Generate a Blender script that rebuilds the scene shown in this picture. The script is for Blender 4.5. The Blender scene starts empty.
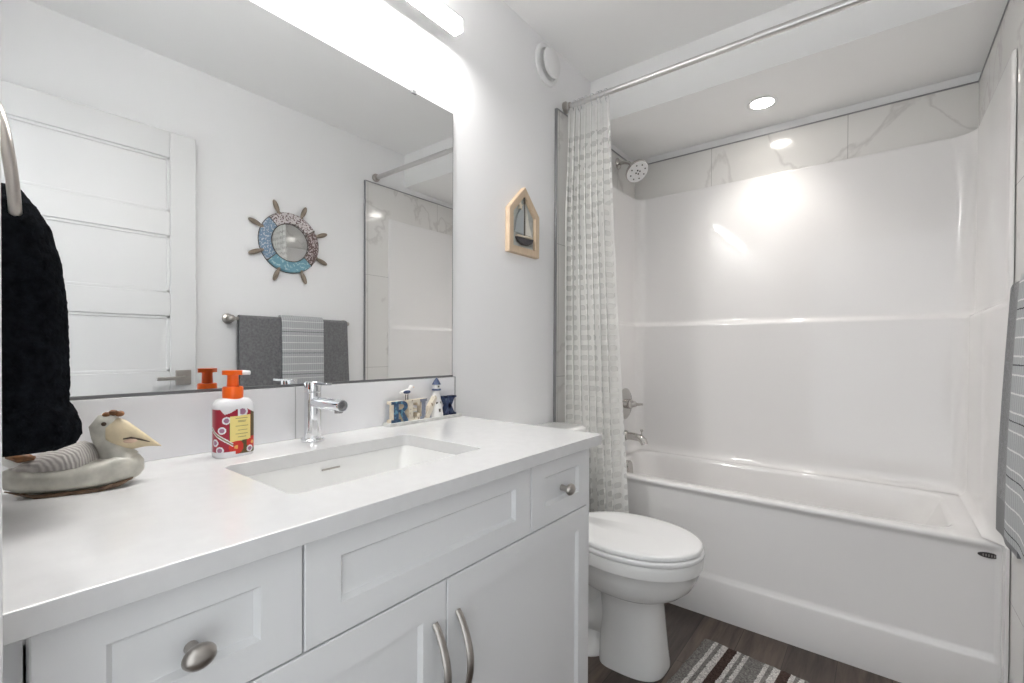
import bpy, math, random
from mathutils import Vector, Matrix
PI = math.pi
S = bpy.context.scene
C = S.collection
R_ = math.radians

# ------------------------------------------------------------------ camera, world, exposure, lamps' strengths
cam_d = bpy.data.cameras.new('camera')
cam = bpy.data.objects.new('camera', cam_d)
C.objects.link(cam)
Fv = Vector((-0.61772686, 0.78634823, -0.008366))
Rv = Vector((0.78634095, 0.61777331, 0.00490426))
Uv = Vector((-0.00902475, 0.00354903, 0.99995298))
M = Matrix((Rv, Uv, -Fv)).transposed().to_4x4()
M.translation = Vector((1.154, 0.0, 1.096))
cam.matrix_world = M
cam_d.sensor_width = 36
cam_d.lens = 465.05 / 1024 * 36
cam_d.shift_x = -1.2 / 1024
cam_d.shift_y = 11.23 / 1024
cam_d.clip_start = 0.01
S.camera = cam

w = bpy.data.worlds.new('world')
S.world = w
w.use_nodes = True
w.node_tree.nodes['Background'].inputs[0].default_value = (0.93, 0.97, 1.0, 1)
w.node_tree.nodes['Background'].inputs[1].default_value = 0.52      # the bright hallway behind the open door

S.view_settings.view_transform = 'Standard'
S.view_settings.look = 'None'
S.view_settings.gamma = 1
S.view_settings.use_curve_mapping = False
S.view_settings.exposure = 1.72
BAR_STRENGTH = 2.0        # vanity light diffuser
BAR_DOWN, BAR_UP = 40.0, 7.0      # the same lamp, its open lower and upper sides
POT_STRENGTH = 15.0       # lens of the recessed light over the tub
POT_WATTS = 9.5          # its downward beam
S.cycles.max_bounces = 14
S.cycles.diffuse_bounces = 8
S.cycles.glossy_bounces = 8
S.cycles.transparent_max_bounces = 16
S.cycles.caustics_reflective = False
S.cycles.caustics_refractive = False

# ------------------------------------------------------------------ materials
def node_mat(name):
    m = bpy.data.materials.new(name)
    m.use_nodes = True
    nt = m.node_tree
    return m, nt, nt.nodes['Principled BSDF']

def N(nt, kind, **kw):
    n = nt.nodes.new(kind)
    for k, v in kw.items():
        if hasattr(n, k):
            setattr(n, k, v)
        else:
            n.inputs[k].default_value = v
    return n

def mat(name, col, rough=0.5, metal=0.0, bump=0.0, bscale=200.0, var=0.0, vscale=6.0, coat=0.0, sheen=0.0, spec=0.5):
    m, nt, b = node_mat(name)
    L = nt.links.new
    b.inputs['Base Color'].default_value = (*col, 1)
    b.inputs['Roughness'].default_value = rough
    b.inputs['Metallic'].default_value = metal
    b.inputs['Coat Weight'].default_value = coat
    b.inputs['Sheen Weight'].default_value = sheen
    b.inputs['Specular IOR Level'].default_value = spec
    tc = N(nt, 'ShaderNodeTexCoord')
    if var:
        n = N(nt, 'ShaderNodeTexNoise')
        n.inputs['Scale'].default_value = vscale
        n.inputs['Detail'].default_value = 4
        L(tc.outputs['Object'], n.inputs['Vector'])
        r = N(nt, 'ShaderNodeValToRGB')
        r.color_ramp.elements[0].position = 0.3
        r.color_ramp.elements[1].position = 0.7
        r.color_ramp.elements[0].color = (*[c * (1 - var) for c in col], 1)
        r.color_ramp.elements[1].color = (*[min(1, c * (1 + var)) for c in col], 1)
        L(n.outputs['Fac'], r.inputs['Fac'])
        L(r.outputs['Color'], b.inputs['Base Color'])
    if bump:
        n = N(nt, 'ShaderNodeTexNoise')
        n.inputs['Scale'].default_value = bscale
        n.inputs['Detail'].default_value = 3
        L(tc.outputs['Object'], n.inputs['Vector'])
        bp = N(nt, 'ShaderNodeBump')
        bp.inputs['Strength'].default_value = bump
        bp.inputs['Distance'].default_value = 0.002
        L(n.outputs['Fac'], bp.inputs['Height'])
        L(bp.outputs['Normal'], b.inputs['Normal'])
    return m

def emit_mat(name, col, strength):
    m, nt, b = node_mat(name)
    b.inputs['Base Color'].default_value = (0.9, 0.9, 0.9, 1)
    b.inputs['Emission Color'].default_value = (*col, 1)
    b.inputs['Emission Strength'].default_value = strength
    return m

def math_node(nt, op, a, b=None, c=None):
    n = nt.nodes.new('ShaderNodeMath')
    n.operation = op
    for i, x in enumerate((a, b, c)):
        if x is None:
            continue
        if isinstance(x, (int, float)):
            n.inputs[i].default_value = x
        else:
            nt.links.new(x, n.inputs[i])
    return n.outputs[0]

def mixcol(nt, fac, a, b):
    n = nt.nodes.new('ShaderNodeMix')
    n.data_type = 'RGBA'
    for i, x in ((0, fac), (6, a), (7, b)):
        if isinstance(x, (int, float)):
            n.inputs[i].default_value = x
        elif isinstance(x, tuple):
            n.inputs[i].default_value = (*x, 1)
        else:
            nt.links.new(x, n.inputs[i])
    return n.outputs[2]

def marble_mat():
    m, nt, b = node_mat('marble_tile')
    L = nt.links.new
    tc = N(nt, 'ShaderNodeTexCoord')
    sep = N(nt, 'ShaderNodeSeparateXYZ')
    L(tc.outputs['Object'], sep.inputs[0])
    x, y, z = sep.outputs
    # diagonal veins
    mp = N(nt, 'ShaderNodeMapping')
    mp.inputs['Rotation'].default_value = (0.5, 0.7, 0.35)
    L(tc.outputs['Object'], mp.inputs['Vector'])
    nz = N(nt, 'ShaderNodeTexNoise')
    nz.inputs['Scale'].default_value = 1.9
    nz.inputs['Detail'].default_value = 7
    nz.inputs['Distortion'].default_value = 0.5
    L(mp.outputs[0], nz.inputs['Vector'])
    d = math_node(nt, 'ABSOLUTE', math_node(nt, 'SUBTRACT', nz.outputs['Fac'], 0.5))
    rp = N(nt, 'ShaderNodeValToRGB')
    rp.color_ramp.elements[0].position = 0.0
    rp.color_ramp.elements[0].color = (0.60, 0.585, 0.57, 1)
    rp.color_ramp.elements[1].position = 0.016
    rp.color_ramp.elements[1].color = (0.72, 0.71, 0.69, 1)
    L(d, rp.inputs['Fac'])
    # joints: vertical every 0.593 m in x, every 0.60 m in y, horizontal every 0.60 m
    def joint(c, first, pitch):
        f = math_node(nt, 'FRACT', math_node(nt, 'DIVIDE', math_node(nt, 'SUBTRACT', c, first - 50 * pitch), pitch))
        return math_node(nt, 'LESS_THAN', math_node(nt, 'MULTIPLY', math_node(nt, 'MINIMUM', f, math_node(nt, 'SUBTRACT', 1.0, f)), pitch), 0.0013)
    j = math_node(nt, 'MAXIMUM', joint(x, 0.442, 0.593), math_node(nt, 'MAXIMUM', joint(z, 0.372, 0.60), joint(y, 2.385, 0.6)))
    L(mixcol(nt, j, rp.outputs['Color'], (0.42, 0.41, 0.40)), b.inputs['Base Color'])
    b.inputs['Roughness'].default_value = 0.12
    return m

def plank_mat():
    m, nt, b = node_mat('vinyl_plank')
    L = nt.links.new
    tc = N(nt, 'ShaderNodeTexCoord')
    mp = N(nt, 'ShaderNodeMapping')
    mp.inputs['Rotation'].default_value = (0, 0, R_(90))
    L(tc.outputs['Object'], mp.inputs['Vector'])
    br = N(nt, 'ShaderNodeTexBrick')
    br.offset = 0.37
    br.inputs['Scale'].default_value = 1.0
    br.inputs['Brick Width'].default_value = 1.2
    br.inputs['Row Height'].default_value = 0.15
    br.inputs['Mortar Size'].default_value = 0.0012
    br.inputs['Color1'].default_value = (0.050, 0.037, 0.031, 1)
    br.inputs['Color2'].default_value = (0.135, 0.100, 0.080, 1)
    br.inputs['Mortar'].default_value = (0.02, 0.016, 0.014, 1)
    L(mp.outputs[0], br.inputs['Vector'])
    mp2 = N(nt, 'ShaderNodeMapping')
    mp2.inputs['Scale'].default_value = (26, 2.2, 1)
    L(tc.outputs['Object'], mp2.inputs['Vector'])
    nz = N(nt, 'ShaderNodeTexNoise')
    nz.inputs['Scale'].default_value = 1.6
    nz.inputs['Detail'].default_value = 8
    nz.inputs['Roughness'].default_value = 0.65
    nz.inputs['Distortion'].default_value = 0.6
    L(mp2.outputs[0], nz.inputs['Vector'])
    rp = N(nt, 'ShaderNodeValToRGB')
    rp.color_ramp.elements[0].position = 0.32
    rp.color_ramp.elements[0].color = (0.45, 0.43, 0.42, 1)
    rp.color_ramp.elements[1].position = 0.70
    rp.color_ramp.elements[1].color = (1.45, 1.42, 1.4, 1)
    L(nz.outputs['Fac'], rp.inputs['Fac'])
    mx = N(nt, 'ShaderNodeMix', data_type='RGBA', blend_type='MULTIPLY')
    mx.inputs[0].default_value = 1.0
    L(br.outputs['Color'], mx.inputs[6])
    L(rp.outputs['Color'], mx.inputs[7])
    L(mx.outputs[2], b.inputs['Base Color'])
    b.inputs['Roughness'].default_value = 0.42
    bp = N(nt, 'ShaderNodeBump')
    bp.inputs['Strength'].default_value = 0.15
    bp.inputs['Distance'].default_value = 0.002
    L(nz.outputs['Fac'], bp.inputs['Height'])
    L(bp.outputs['Normal'], b.inputs['Normal'])
    return m

def terry_mat(name, col, scale=420, strength=0.9, var=0.25):
    m = mat(name, col, 0.95, bump=strength, bscale=scale, var=var, vscale=90, sheen=0.35, spec=0.1)
    return m

def striped_towel_mat():
    m, nt, b = node_mat('striped_towel_cloth')
    L = nt.links.new
    tc = N(nt, 'ShaderNodeTexCoord')
    sep = N(nt, 'ShaderNodeSeparateXYZ')
    L(tc.outputs['Object'], sep.inputs[0])
    x, y, z = sep.outputs
    nz = N(nt, 'ShaderNodeTexNoise')
    nz.inputs['Scale'].default_value = 160
    L(tc.outputs['Object'], nz.inputs['Vector'])
    wob = math_node(nt, 'MULTIPLY', math_node(nt, 'SUBTRACT', nz.outputs['Fac'], 0.5), 0.004)
    zz = math_node(nt, 'ADD', z, wob)
    fr = math_node(nt, 'FRACT', math_node(nt, 'DIVIDE', math_node(nt, 'ADD', zz, 5.0), 0.039))
    line = math_node(nt, 'LESS_THAN', fr, 0.09)
    fr2 = math_node(nt, 'FRACT', math_node(nt, 'DIVIDE', math_node(nt, 'ADD', zz, 5.018), 0.117))
    dark = math_node(nt, 'LESS_THAN', fr2, 0.022)
    fy = math_node(nt, 'FRACT', math_node(nt, 'DIVIDE', math_node(nt, 'ADD', y, 5.0), 0.012))
    vs = math_node(nt, 'LESS_THAN', fy, 0.2)
    c0 = mixcol(nt, math_node(nt, 'MULTIPLY', vs, 0.75), (0.40, 0.41, 0.42), (0.56, 0.57, 0.57))
    c1 = mixcol(nt, line, c0, (0.72, 0.72, 0.71))
    c2 = mixcol(nt, dark, c1, (0.07, 0.07, 0.075))
    L(c2, b.inputs['Base Color'])
    b.inputs['Roughness'].default_value = 0.95
    b.inputs['Specular IOR Level'].default_value = 0.1
    bp = N(nt, 'ShaderNodeBump')
    bp.inputs['Strength'].default_value = 0.7
    bp.inputs['Distance'].default_value = 0.002
    L(nz.outputs['Fac'], bp.inputs['Height'])
    L(bp.outputs['Normal'], b.inputs['Normal'])
    return m

def rug_mat():
    m, nt, b = node_mat('chenille_stripes')
    L = nt.links.new
    tc = N(nt, 'ShaderNodeTexCoord')
    sep = N(nt, 'ShaderNodeSeparateXYZ')
    L(tc.outputs['Object'], sep.inputs[0])
    nz = N(nt, 'ShaderNodeTexNoise')
    nz.inputs['Scale'].default_value = 190
    nz.inputs['Detail'].default_value = 2
    L(tc.outputs['Object'], nz.inputs['Vector'])
    xx = math_node(nt, 'ADD', sep.outputs[0], math_node(nt, 'MULTIPLY', math_node(nt, 'SUBTRACT', nz.outputs['Fac'], 0.5), 0.007))
    # position inside one repeat of 0.170 m
    f = math_node(nt, 'FRACT', math_node(nt, 'DIVIDE', math_node(nt, 'ADD', xx, 1.70 + 0.080), 0.170))
    rp = N(nt, 'ShaderNodeValToRGB')
    rp.color_ramp.interpolation = 'CONSTANT'
    G = (0.22, 0.21, 0.20, 1); W = (0.58, 0.56, 0.54, 1); B = (0.075, 0.050, 0.044, 1)
    stops = [(0, B), (.165, W), (.25, G), (.32, W), (.40, G), (.70, W), (.78, G), (.86, W), (.985, B)]
    el = rp.color_ramp.elements
    while len(el) < len(stops):
        el.new(0.5)
    for e, (p, c) in zip(el, stops):
        e.position = p
        e.color = c
    L(f, rp.inputs['Fac'])
    r2 = N(nt, 'ShaderNodeValToRGB')
    r2.color_ramp.elements[0].position = .3
    r2.color_ramp.elements[0].color = (.5, .5, .5, 1)
    r2.color_ramp.elements[1].position = .7
    r2.color_ramp.elements[1].color = (1.4, 1.4, 1.4, 1)
    L(nz.outputs['Fac'], r2.inputs['Fac'])
    mx = N(nt, 'ShaderNodeMix', data_type='RGBA', blend_type='MULTIPLY')
    mx.inputs[0].default_value = 1.0
    L(rp.outputs['Color'], mx.inputs[6])
    L(r2.outputs['Color'], mx.inputs[7])
    L(mx.outputs[2], b.inputs['Base Color'])
    b.inputs['Roughness'].default_value = 0.95
    b.inputs['Specular IOR Level'].default_value = 0.1
    bp = N(nt, 'ShaderNodeBump')
    bp.inputs['Strength'].default_value = 1.0
    bp.inputs['Distance'].default_value = 0.004
    L(nz.outputs['Fac'], bp.inputs['Height'])
    L(bp.outputs['Normal'], b.inputs['Normal'])
    return m

def curtain_mat():
    m, nt, b = node_mat('sheer_curtain')
    L = nt.links.new
    uv = N(nt, 'ShaderNodeUVMap')
    sep = N(nt, 'ShaderNodeSeparateXYZ')
    L(uv.outputs[0], sep.inputs[0])
    u, v = sep.outputs[0], sep.outputs[1]
    pu, pv = 0.058, 0.045
    row = math_node(nt, 'FLOOR', math_node(nt, 'DIVIDE', v, pv))
    fu = math_node(nt, 'SUBTRACT', math_node(nt, 'FRACT', math_node(nt, 'ADD', math_node(nt, 'DIVIDE', u, pu), 0.0)), 0.5)
    fv = math_node(nt, 'SUBTRACT', math_node(nt, 'FRACT', math_node(nt, 'DIVIDE', v, pv)), 0.5)
    e = math_node(nt, 'ADD', math_node(nt, 'POWER', math_node(nt, 'ABSOLUTE', math_node(nt, 'DIVIDE', fu, 0.36)), 3.0),
                  math_node(nt, 'POWER', math_node(nt, 'ABSOLUTE', math_node(nt, 'DIVIDE', fv, 0.27)), 3.0))
    inside = math_node(nt, 'LESS_THAN', e, 1.0)
    nzc = N(nt, 'ShaderNodeTexNoise')
    nzc.inputs['Scale'].default_value = 14
    tcc = N(nt, 'ShaderNodeTexCoord')
    L(tcc.outputs['Object'], nzc.inputs['Vector'])
    inside = math_node(nt, 'MULTIPLY', inside, math_node(nt, 'MULTIPLY', nzc.outputs['Fac'], 1.7))
    # woven band without motif at the top hem
    top = math_node(nt, 'GREATER_THAN', v, 2.07)
    opac = math_node(nt, 'MAXIMUM', math_node(nt, 'SUBTRACT', 0.90, math_node(nt, 'MULTIPLY', inside, 0.27)), math_node(nt, 'MULTIPLY', top, 0.88))
    dif = N(nt, 'ShaderNodeBsdfDiffuse')
    dif.inputs[0].default_value = (0.90, 0.90, 0.885, 1)
    tr = N(nt, 'ShaderNodeBsdfTranslucent')
    tr.inputs[0].default_value = (0.90, 0.90, 0.885, 1)
    gl = N(nt, 'ShaderNodeBsdfGlossy')
    gl.inputs['Roughness'].default_value = 0.3
    gl.inputs[0].default_value = (0.9, 0.9, 0.9, 1)
    m1 = N(nt, 'ShaderNodeMixShader')
    m1.inputs[0].default_value = 0.42
    L(dif.outputs[0], m1.inputs[1]); L(tr.outputs[0], m1.inputs[2])
    m2 = N(nt, 'ShaderNodeMixShader')
    m2.inputs[0].default_value = 0.08
    L(m1.outputs[0], m2.inputs[1]); L(gl.outputs[0], m2.inputs[2])
    tp = N(nt, 'ShaderNodeBsdfTransparent')
    m3 = N(nt, 'ShaderNodeMixShader')
    L(opac, m3.inputs[0])
    L(tp.outputs[0], m3.inputs[1]); L(m2.outputs[0], m3.inputs[2])
    out = nt.nodes['Material Output']
    nt.nodes.remove(b)
    L(m3.outputs[0], out.inputs['Surface'])
    return m

def speckle_mat(name, base, speck, scale=70, thr=0.56, rough=0.45):
    m, nt, b = node_mat(name)
    L = nt.links.new
    tc = N(nt, 'ShaderNodeTexCoord')
    nz = N(nt, 'ShaderNodeTexNoise')
    nz.inputs['Scale'].default_value = scale
    nz.inputs['Detail'].default_value = 3
    L(tc.outputs['Object'], nz.inputs['Vector'])
    rp = N(nt, 'ShaderNodeValToRGB')
    rp.color_ramp.elements[0].position = thr
    rp.color_ramp.elements[0].color = (*base, 1)
    rp.color_ramp.elements[1].position = thr + 0.05
    rp.color_ramp.elements[1].color = (*speck, 1)
    L(nz.outputs['Fac'], rp.inputs['Fac'])
    L(rp.outputs['Color'], b.inputs['Base Color'])
    b.inputs['Roughness'].default_value = rough
    return m

def wood_mat(name, c1, c2, rough=0.6):
    m, nt, b = node_mat(name)
    L = nt.links.new
    tc = N(nt, 'ShaderNodeTexCoord')
    mp = N(nt, 'ShaderNodeMapping')
    mp.inputs['Scale'].default_value = (120, 120, 14)
    L(tc.outputs['Object'], mp.inputs['Vector'])
    nz = N(nt, 'ShaderNodeTexNoise')
    nz.inputs['Scale'].default_value = 1.5
    nz.inputs['Detail'].default_value = 5
    L(mp.outputs[0], nz.inputs['Vector'])
    L(mixcol(nt, nz.outputs['Fac'], c1, c2), b.inputs['Base Color'])
    b.inputs['Roughness'].default_value = rough
    return m

def ribbed_mat(name, c1, c2):
    m, nt, b = node_mat(name)
    L = nt.links.new
    tc = N(nt, 'ShaderNodeTexCoord')
    w1 = N(nt, 'ShaderNodeTexWave')
    w1.inputs['Scale'].default_value = 90
    w1.inputs['Distortion'].default_value = 2.0
    w1.inputs['Detail'].default_value = 2
    mp = N(nt, 'ShaderNodeMapping')
    mp.inputs['Rotation'].default_value = (0, 0, 0.9)
    L(tc.outputs['Object'], mp.inputs['Vector'])
    L(mp.outputs[0], w1.inputs['Vector'])
    L(mixcol(nt, w1.outputs['Fac'], c1, c2), b.inputs['Base Color'])
    b.inputs['Roughness'].default_value = 0.45
    bp = N(nt, 'ShaderNodeBump')
    bp.inputs['Strength'].default_value = 0.5
    bp.inputs['Distance'].default_value = 0.001
    L(w1.outputs['Fac'], bp.inputs['Height'])
    L(bp.outputs['Normal'], b.inputs['Normal'])
    return m

MT = dict(
    wall=mat('wall_paint', (0.84, 0.84, 0.845), 0.55, bump=0.03, bscale=350),
    ceil=mat('ceiling_paint', (0.89, 0.89, 0.885), 0.9),
    trimw=mat('white_trim_paint', (0.80, 0.80, 0.80), 0.3),
    door=mat('door_paint', (0.70, 0.70, 0.70), 0.4),
    cab=mat('cabinet_lacquer', (0.76, 0.765, 0.77), 0.35),
    gap=mat('cabinet_shadow_side', (0.30, 0.30, 0.30), 0.6),
    quartz=mat('white_quartz', (0.66, 0.66, 0.66), 0.16, var=0.02, vscale=40),
    splash=mat('backsplash_tile', (0.80, 0.80, 0.815), 0.10),
    grout=mat('grout', (0.50, 0.50, 0.51), 0.8),
    acrylic=mat('white_acrylic', (0.78, 0.77, 0.765), 0.05),
    porcelain=mat('white_porcelain', (0.80, 0.80, 0.79), 0.08),
    seat=mat('white_seat_plastic', (0.80, 0.80, 0.80), 0.18),
    mirror=mat('mirror_silver', (0.90, 0.91, 0.91), 0.0, 1.0),
    edge=mat('mirror_channel', (0.20, 0.20, 0.21), 0.35, 0.6),
    chrome=mat('chrome', (0.80, 0.81, 0.83), 0.06, 1.0),
    chromed=mat('chrome_dark', (0.30, 0.30, 0.31), 0.25, 1.0),
    nickel=mat('brushed_nickel', (0.46, 0.43, 0.40), 0.30, 1.0, bump=0.05, bscale=600),
    alum=mat('brushed_aluminium', (0.42, 0.42, 0.43), 0.4, 0.9),
    satin=mat('satin_steel', (0.68, 0.67, 0.66), 0.32, 1.0),
    polnickel=mat('polished_nickel', (0.58, 0.56, 0.54), 0.14, 1.0),
    steel=mat('steel_trim', (0.33, 0.33, 0.34), 0.35, 0.9),
    dark=mat('dark_void', (0.02, 0.02, 0.02), 0.6),
    badge=mat('badge_metal', (0.06, 0.055, 0.055), 0.3, 0.5),
    badgel=mat('badge_relief', (0.30, 0.28, 0.27), 0.3, 0.6),
    marble=marble_mat(), plank=plank_mat(), rug=rug_mat(), curtain=curtain_mat(),
    bar=emit_mat('light_diffuser', (1.0, 0.985, 0.96), BAR_STRENGTH),
    bardown=emit_mat('light_diffuser_lower', (1.0, 0.985, 0.96), BAR_DOWN), barup=emit_mat('light_diffuser_upper', (1.0, 0.985, 0.96), BAR_UP),
    pot=emit_mat('recessed_lens', (1.0, 0.95, 0.88), POT_STRENGTH),
    vent=mat('vent_plastic', (0.78, 0.78, 0.78), 0.4),
    blackt=mat('black_terry', (0.006, 0.007, 0.009), 1.0, bump=0.9, bscale=380, var=0.5, vscale=90, spec=0.05),
    greyt=terry_mat('grey_terry', (0.165, 0.165, 0.170)),
    bandt=mat('grey_woven_band', (0.21, 0.21, 0.215), 0.9, bump=0.6, bscale=300),
    stript=striped_towel_mat(),
    orange=mat('orange_plastic', (0.90, 0.13, 0.005), 0.28),
    whitep=mat('white_bottle_plastic', (0.82, 0.82, 0.84), 0.25),
    lred=mat('label_red', (0.36, 0.012, 0.035), 0.3), lbright=mat('label_bright_red', (0.62, 0.03, 0.015), 0.3),
    lyel=mat('label_yellow', (0.86, 0.72, 0.26), 0.4), lgreen=mat('label_olive', (0.10, 0.07, 0.02), 0.4),
    lpurp=mat('label_purple', (0.36, 0.17, 0.27), 0.4), lgold=mat('label_gold', (0.80, 0.40, 0.10), 0.4),
    ltext=mat('label_print', (0.28, 0.22, 0.10), 0.5),
    pine=wood_mat('pale_pine', (0.50, 0.37, 0.25), (0.70, 0.56, 0.41)),
    cream=mat('cream_paint', (0.70, 0.62, 0.50), 0.6, var=0.12, vscale=60),
    greyback=mat('grey_backing', (0.46, 0.48, 0.46), 0.7, var=0.15, vscale=50),
    hull=mat('dark_hull_paint', (0.055, 0.05, 0.055), 0.5, var=0.3, vscale=90),
    sail=mat('sail_cream', (0.72, 0.70, 0.64), 0.7, var=0.06, vscale=60),
    saild=mat('sail_grey', (0.42, 0.45, 0.46), 0.7),
    mast=mat('mast_dark', (0.09, 0.075, 0.06), 0.6),
    navy=speckle_mat('navy_paint', (0.035, 0.055, 0.13), (0.10, 0.16, 0.24), 120, 0.60),
    teal=speckle_mat('teal_paint', (0.03, 0.075, 0.15), (0.10, 0.26, 0.36), 90, 0.55),
    ecru=speckle_mat('ecru_paint', (0.66, 0.60, 0.50), (0.32, 0.25, 0.18), 130, 0.60),
    slate=speckle_mat('slate_paint', (0.20, 0.22, 0.28), (0.45, 0.45, 0.48), 120, 0.60),
    signbase=mat('sign_base_wash', (0.56, 0.56, 0.54), 0.6, var=0.15, vscale=60),
    white=mat('white_paint', (0.80, 0.79, 0.77), 0.5),
    pelbody=mat('pelican_glaze', (0.50, 0.485, 0.43), 0.35, var=0.24, vscale=42),
    pelwing=ribbed_mat('pelican_feather_glaze', (0.38, 0.35, 0.33), (0.60, 0.57, 0.54)),
    pelbeak=mat('pelican_beak_glaze', (0.62, 0.52, 0.35), 0.4, var=0.12, vscale=50),
    pelbase=mat('pelican_base_wash', (0.13, 0.075, 0.04), 0.5, var=0.5, vscale=80),
    pelbrown=mat('pelican_rust_glaze', (0.20, 0.085, 0.03), 0.5, var=0.45, vscale=120),
    peldark=mat('pelican_dark_line', (0.06, 0.035, 0.02), 0.5), pelmouth=mat('pelican_mouth', (0.66, 0.47, 0.36), 0.5),
    wheelwood=wood_mat('weathered_wood', (0.17, 0.13, 0.10), (0.34, 0.28, 0.22), 0.7),
    wtop=speckle_mat('white_mosaic', (0.60, 0.56, 0.56), (0.14, 0.09, 0.09), 105, 0.52),
    wright=speckle_mat('brown_mosaic', (0.13, 0.085, 0.08), (0.48, 0.42, 0.42), 110, 0.52),
    wbot=speckle_mat('turquoise_mosaic', (0.16, 0.33, 0.41), (0.40, 0.56, 0.60), 80, 0.56),
    wleft=speckle_mat('blue_mosaic', (0.17, 0.26, 0.36), (0.50, 0.54, 0.60), 100, 0.53),
    nozzle=mat('dark_nozzle', (0.03, 0.03, 0.03), 0.5), face=mat('spray_face', (0.72, 0.72, 0.72), 0.35, 0.2),
)

# ------------------------------------------------------------------ mesh helpers
ORG = {}

class MB:
    def __init__(s):
        s.v = []; s.f = []; s.mi = []; s.uv = None
    def add(s, verts, faces, mi=0):
        o = len(s.v)
        s.v += [tuple(v) for v in verts]
        for f in faces:
            s.f.append(tuple(i + o for i in f)); s.mi.append(mi)
        return s
    def box(s, x0, x1, y0, y1, z0, z1, mi=0):
        return s.add([(x0, y0, z0), (x1, y0, z0), (x1, y1, z0), (x0, y1, z0), (x0, y0, z1), (x1, y0, z1), (x1, y1, z1), (x0, y1, z1)],
                     [(3, 2, 1, 0), (4, 5, 6, 7), (0, 1, 5, 4), (1, 2, 6, 5), (2, 3, 7, 6), (3, 0, 4, 7)], mi)
    def loft(s, rings, cap0=True, cap1=True, closed=True, mi=0):
        n = len(rings[0]); vs = [p for r in rings for p in r]; fs = []
        for i in range(len(rings) - 1):
            for j in range(n if closed else n - 1):
                k = (j + 1) % n
                fs.append((i * n + j, i * n + k, (i + 1) * n + k, (i + 1) * n + j))
        if cap0: fs.append(tuple(range(n - 1, -1, -1)))
        if cap1: fs.append(tuple((len(rings) - 1) * n + j for j in range(n)))
        return s.add(vs, fs, mi)
    def prism(s, poly, d0, d1, ax='x', mi=0, mside=None):
        # polygon in the two other axes, swept from d0 to d1 along ax
        def P(a, b, d):
            return {'x': (d, a, b), 'y': (a, d, b), 'z': (a, b, d)}[ax]
        n = len(poly)
        vs = [P(a, b, d0) for a, b in poly] + [P(a, b, d1) for a, b in poly]
        s.add(vs, [tuple(range(n - 1, -1, -1)), tuple(range(n, 2 * n))], mi)
        o = len(s.v) - 2 * n
        for j in range(n):
            k = (j + 1) % n
            s.f.append((o + j, o + k, o + n + k, o + n + j)); s.mi.append(mi if mside is None else mside)
        return s
    def tube(s, pts, r, n=14, mi=0, caps=True, flat=None, up=None):
        pts = [Vector(p) for p in pts]
        rs = r if isinstance(r, (list, tuple)) else [r] * len(pts)
        rings = []; prev = None
        for i, p in enumerate(pts):
            t = (pts[min(i + 1, len(pts) - 1)] - pts[max(i - 1, 0)]).normalized()
            if prev is None:
                a = Vector(up) if up else (Vector((0, 0, 1)) if abs(t.z) < 0.9 else Vector((1, 0, 0)))
                a = (a - t * a.dot(t)).normalized()
            else:
                a = (prev - t * prev.dot(t)).normalized()
            prev = a
            b = t.cross(a)
            fl = flat if flat else 1.0
            rings.append([p + a * (math.cos(2 * PI * j / n) * rs[i]) + b * (math.sin(2 * PI * j / n) * rs[i] * fl) for j in range(n)])
        return s.loft(rings, caps, caps, True, mi)
    def lathe(s, prof, o=(0, 0, 0), axis='z', n=32, mi=0, caps=True):
        # prof: (radius, height along axis)
        rings = []
        for r, h in prof:
            ring = []
            for j in range(n):
                a = 2 * PI * j / n; c, d = math.cos(a) * r, math.sin(a) * r
                p = {'z': (c, d, h), 'x': (h, c, d), 'y': (d, h, c)}[axis] if not isinstance(axis, Vector) else None
                if p is None:
                    ax = axis.normalized(); q = ax.orthogonal().normalized(); w_ = ax.cross(q)
                    p = q * c + w_ * d + ax * h
                ring.append((p[0] + o[0], p[1] + o[1], p[2] + o[2]))
            rings.append(ring)
        return s.loft(rings, caps, caps, True, mi)
    def ball(s, c, r, n=16, m=10, mi=0):
        rx, ry, rz = r if isinstance(r, (tuple, list)) else (r, r, r)
        rings = []
        for i in range(1, m):
            t = PI * i / m
            rings.append([(c[0] + rx * math.sin(t) * math.cos(2 * PI * j / n), c[1] + ry * math.sin(t) * math.sin(2 * PI * j / n), c[2] - rz * math.cos(t)) for j in range(n)])
        return s.loft(rings, True, True, True, mi)
    def build(s, name, mats, parent=None, smooth=True, bevel=0.0, seg=2, xf=None, angle=38, subsurf=0):
        me = bpy.data.meshes.new(name)
        vs = [tuple(xf(v)) for v in s.v] if xf else s.v
        o = ORG.get(parent.name, Vector((0, 0, 0))) if parent else Vector((0, 0, 0))
        me.from_pydata([tuple(Vector(v) - o) for v in vs], [], s.f)
        if not isinstance(mats, (list, tuple)): mats = [mats]
        for m in mats:
            me.materials.append(MT[m] if isinstance(m, str) else m)
        for p, i in zip(me.polygons, s.mi):
            p.material_index = i
        import bmesh
        bm = bmesh.new(); bm.from_mesh(me)
        bmesh.ops.recalc_face_normals(bm, faces=bm.faces)
        bm.to_mesh(me); bm.free()
        if s.uv:
            l = me.uv_layers.new(name='UVMap')
            for p in me.polygons:
                for li in p.loop_indices:
                    l.data[li].uv = s.uv[me.loops[li].vertex_index]
        if smooth:
            me.shade_smooth()
            me.set_sharp_from_angle(angle=R_(angle))
        ob = bpy.data.objects.new(name, me)
        C.objects.link(ob)
        if parent:
            ob.parent = parent
            ORG[ob.name] = o
        if bevel:
            b = ob.modifiers.new('bevel', 'BEVEL')
            b.width = bevel; b.segments = seg; b.limit_method = 'ANGLE'; b.angle_limit = R_(40)
            b.harden_normals = False
        if subsurf:
            sb = ob.modifiers.new('subsurf', 'SUBSURF')
            sb.levels = subsurf; sb.render_levels = subsurf
        return ob

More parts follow.
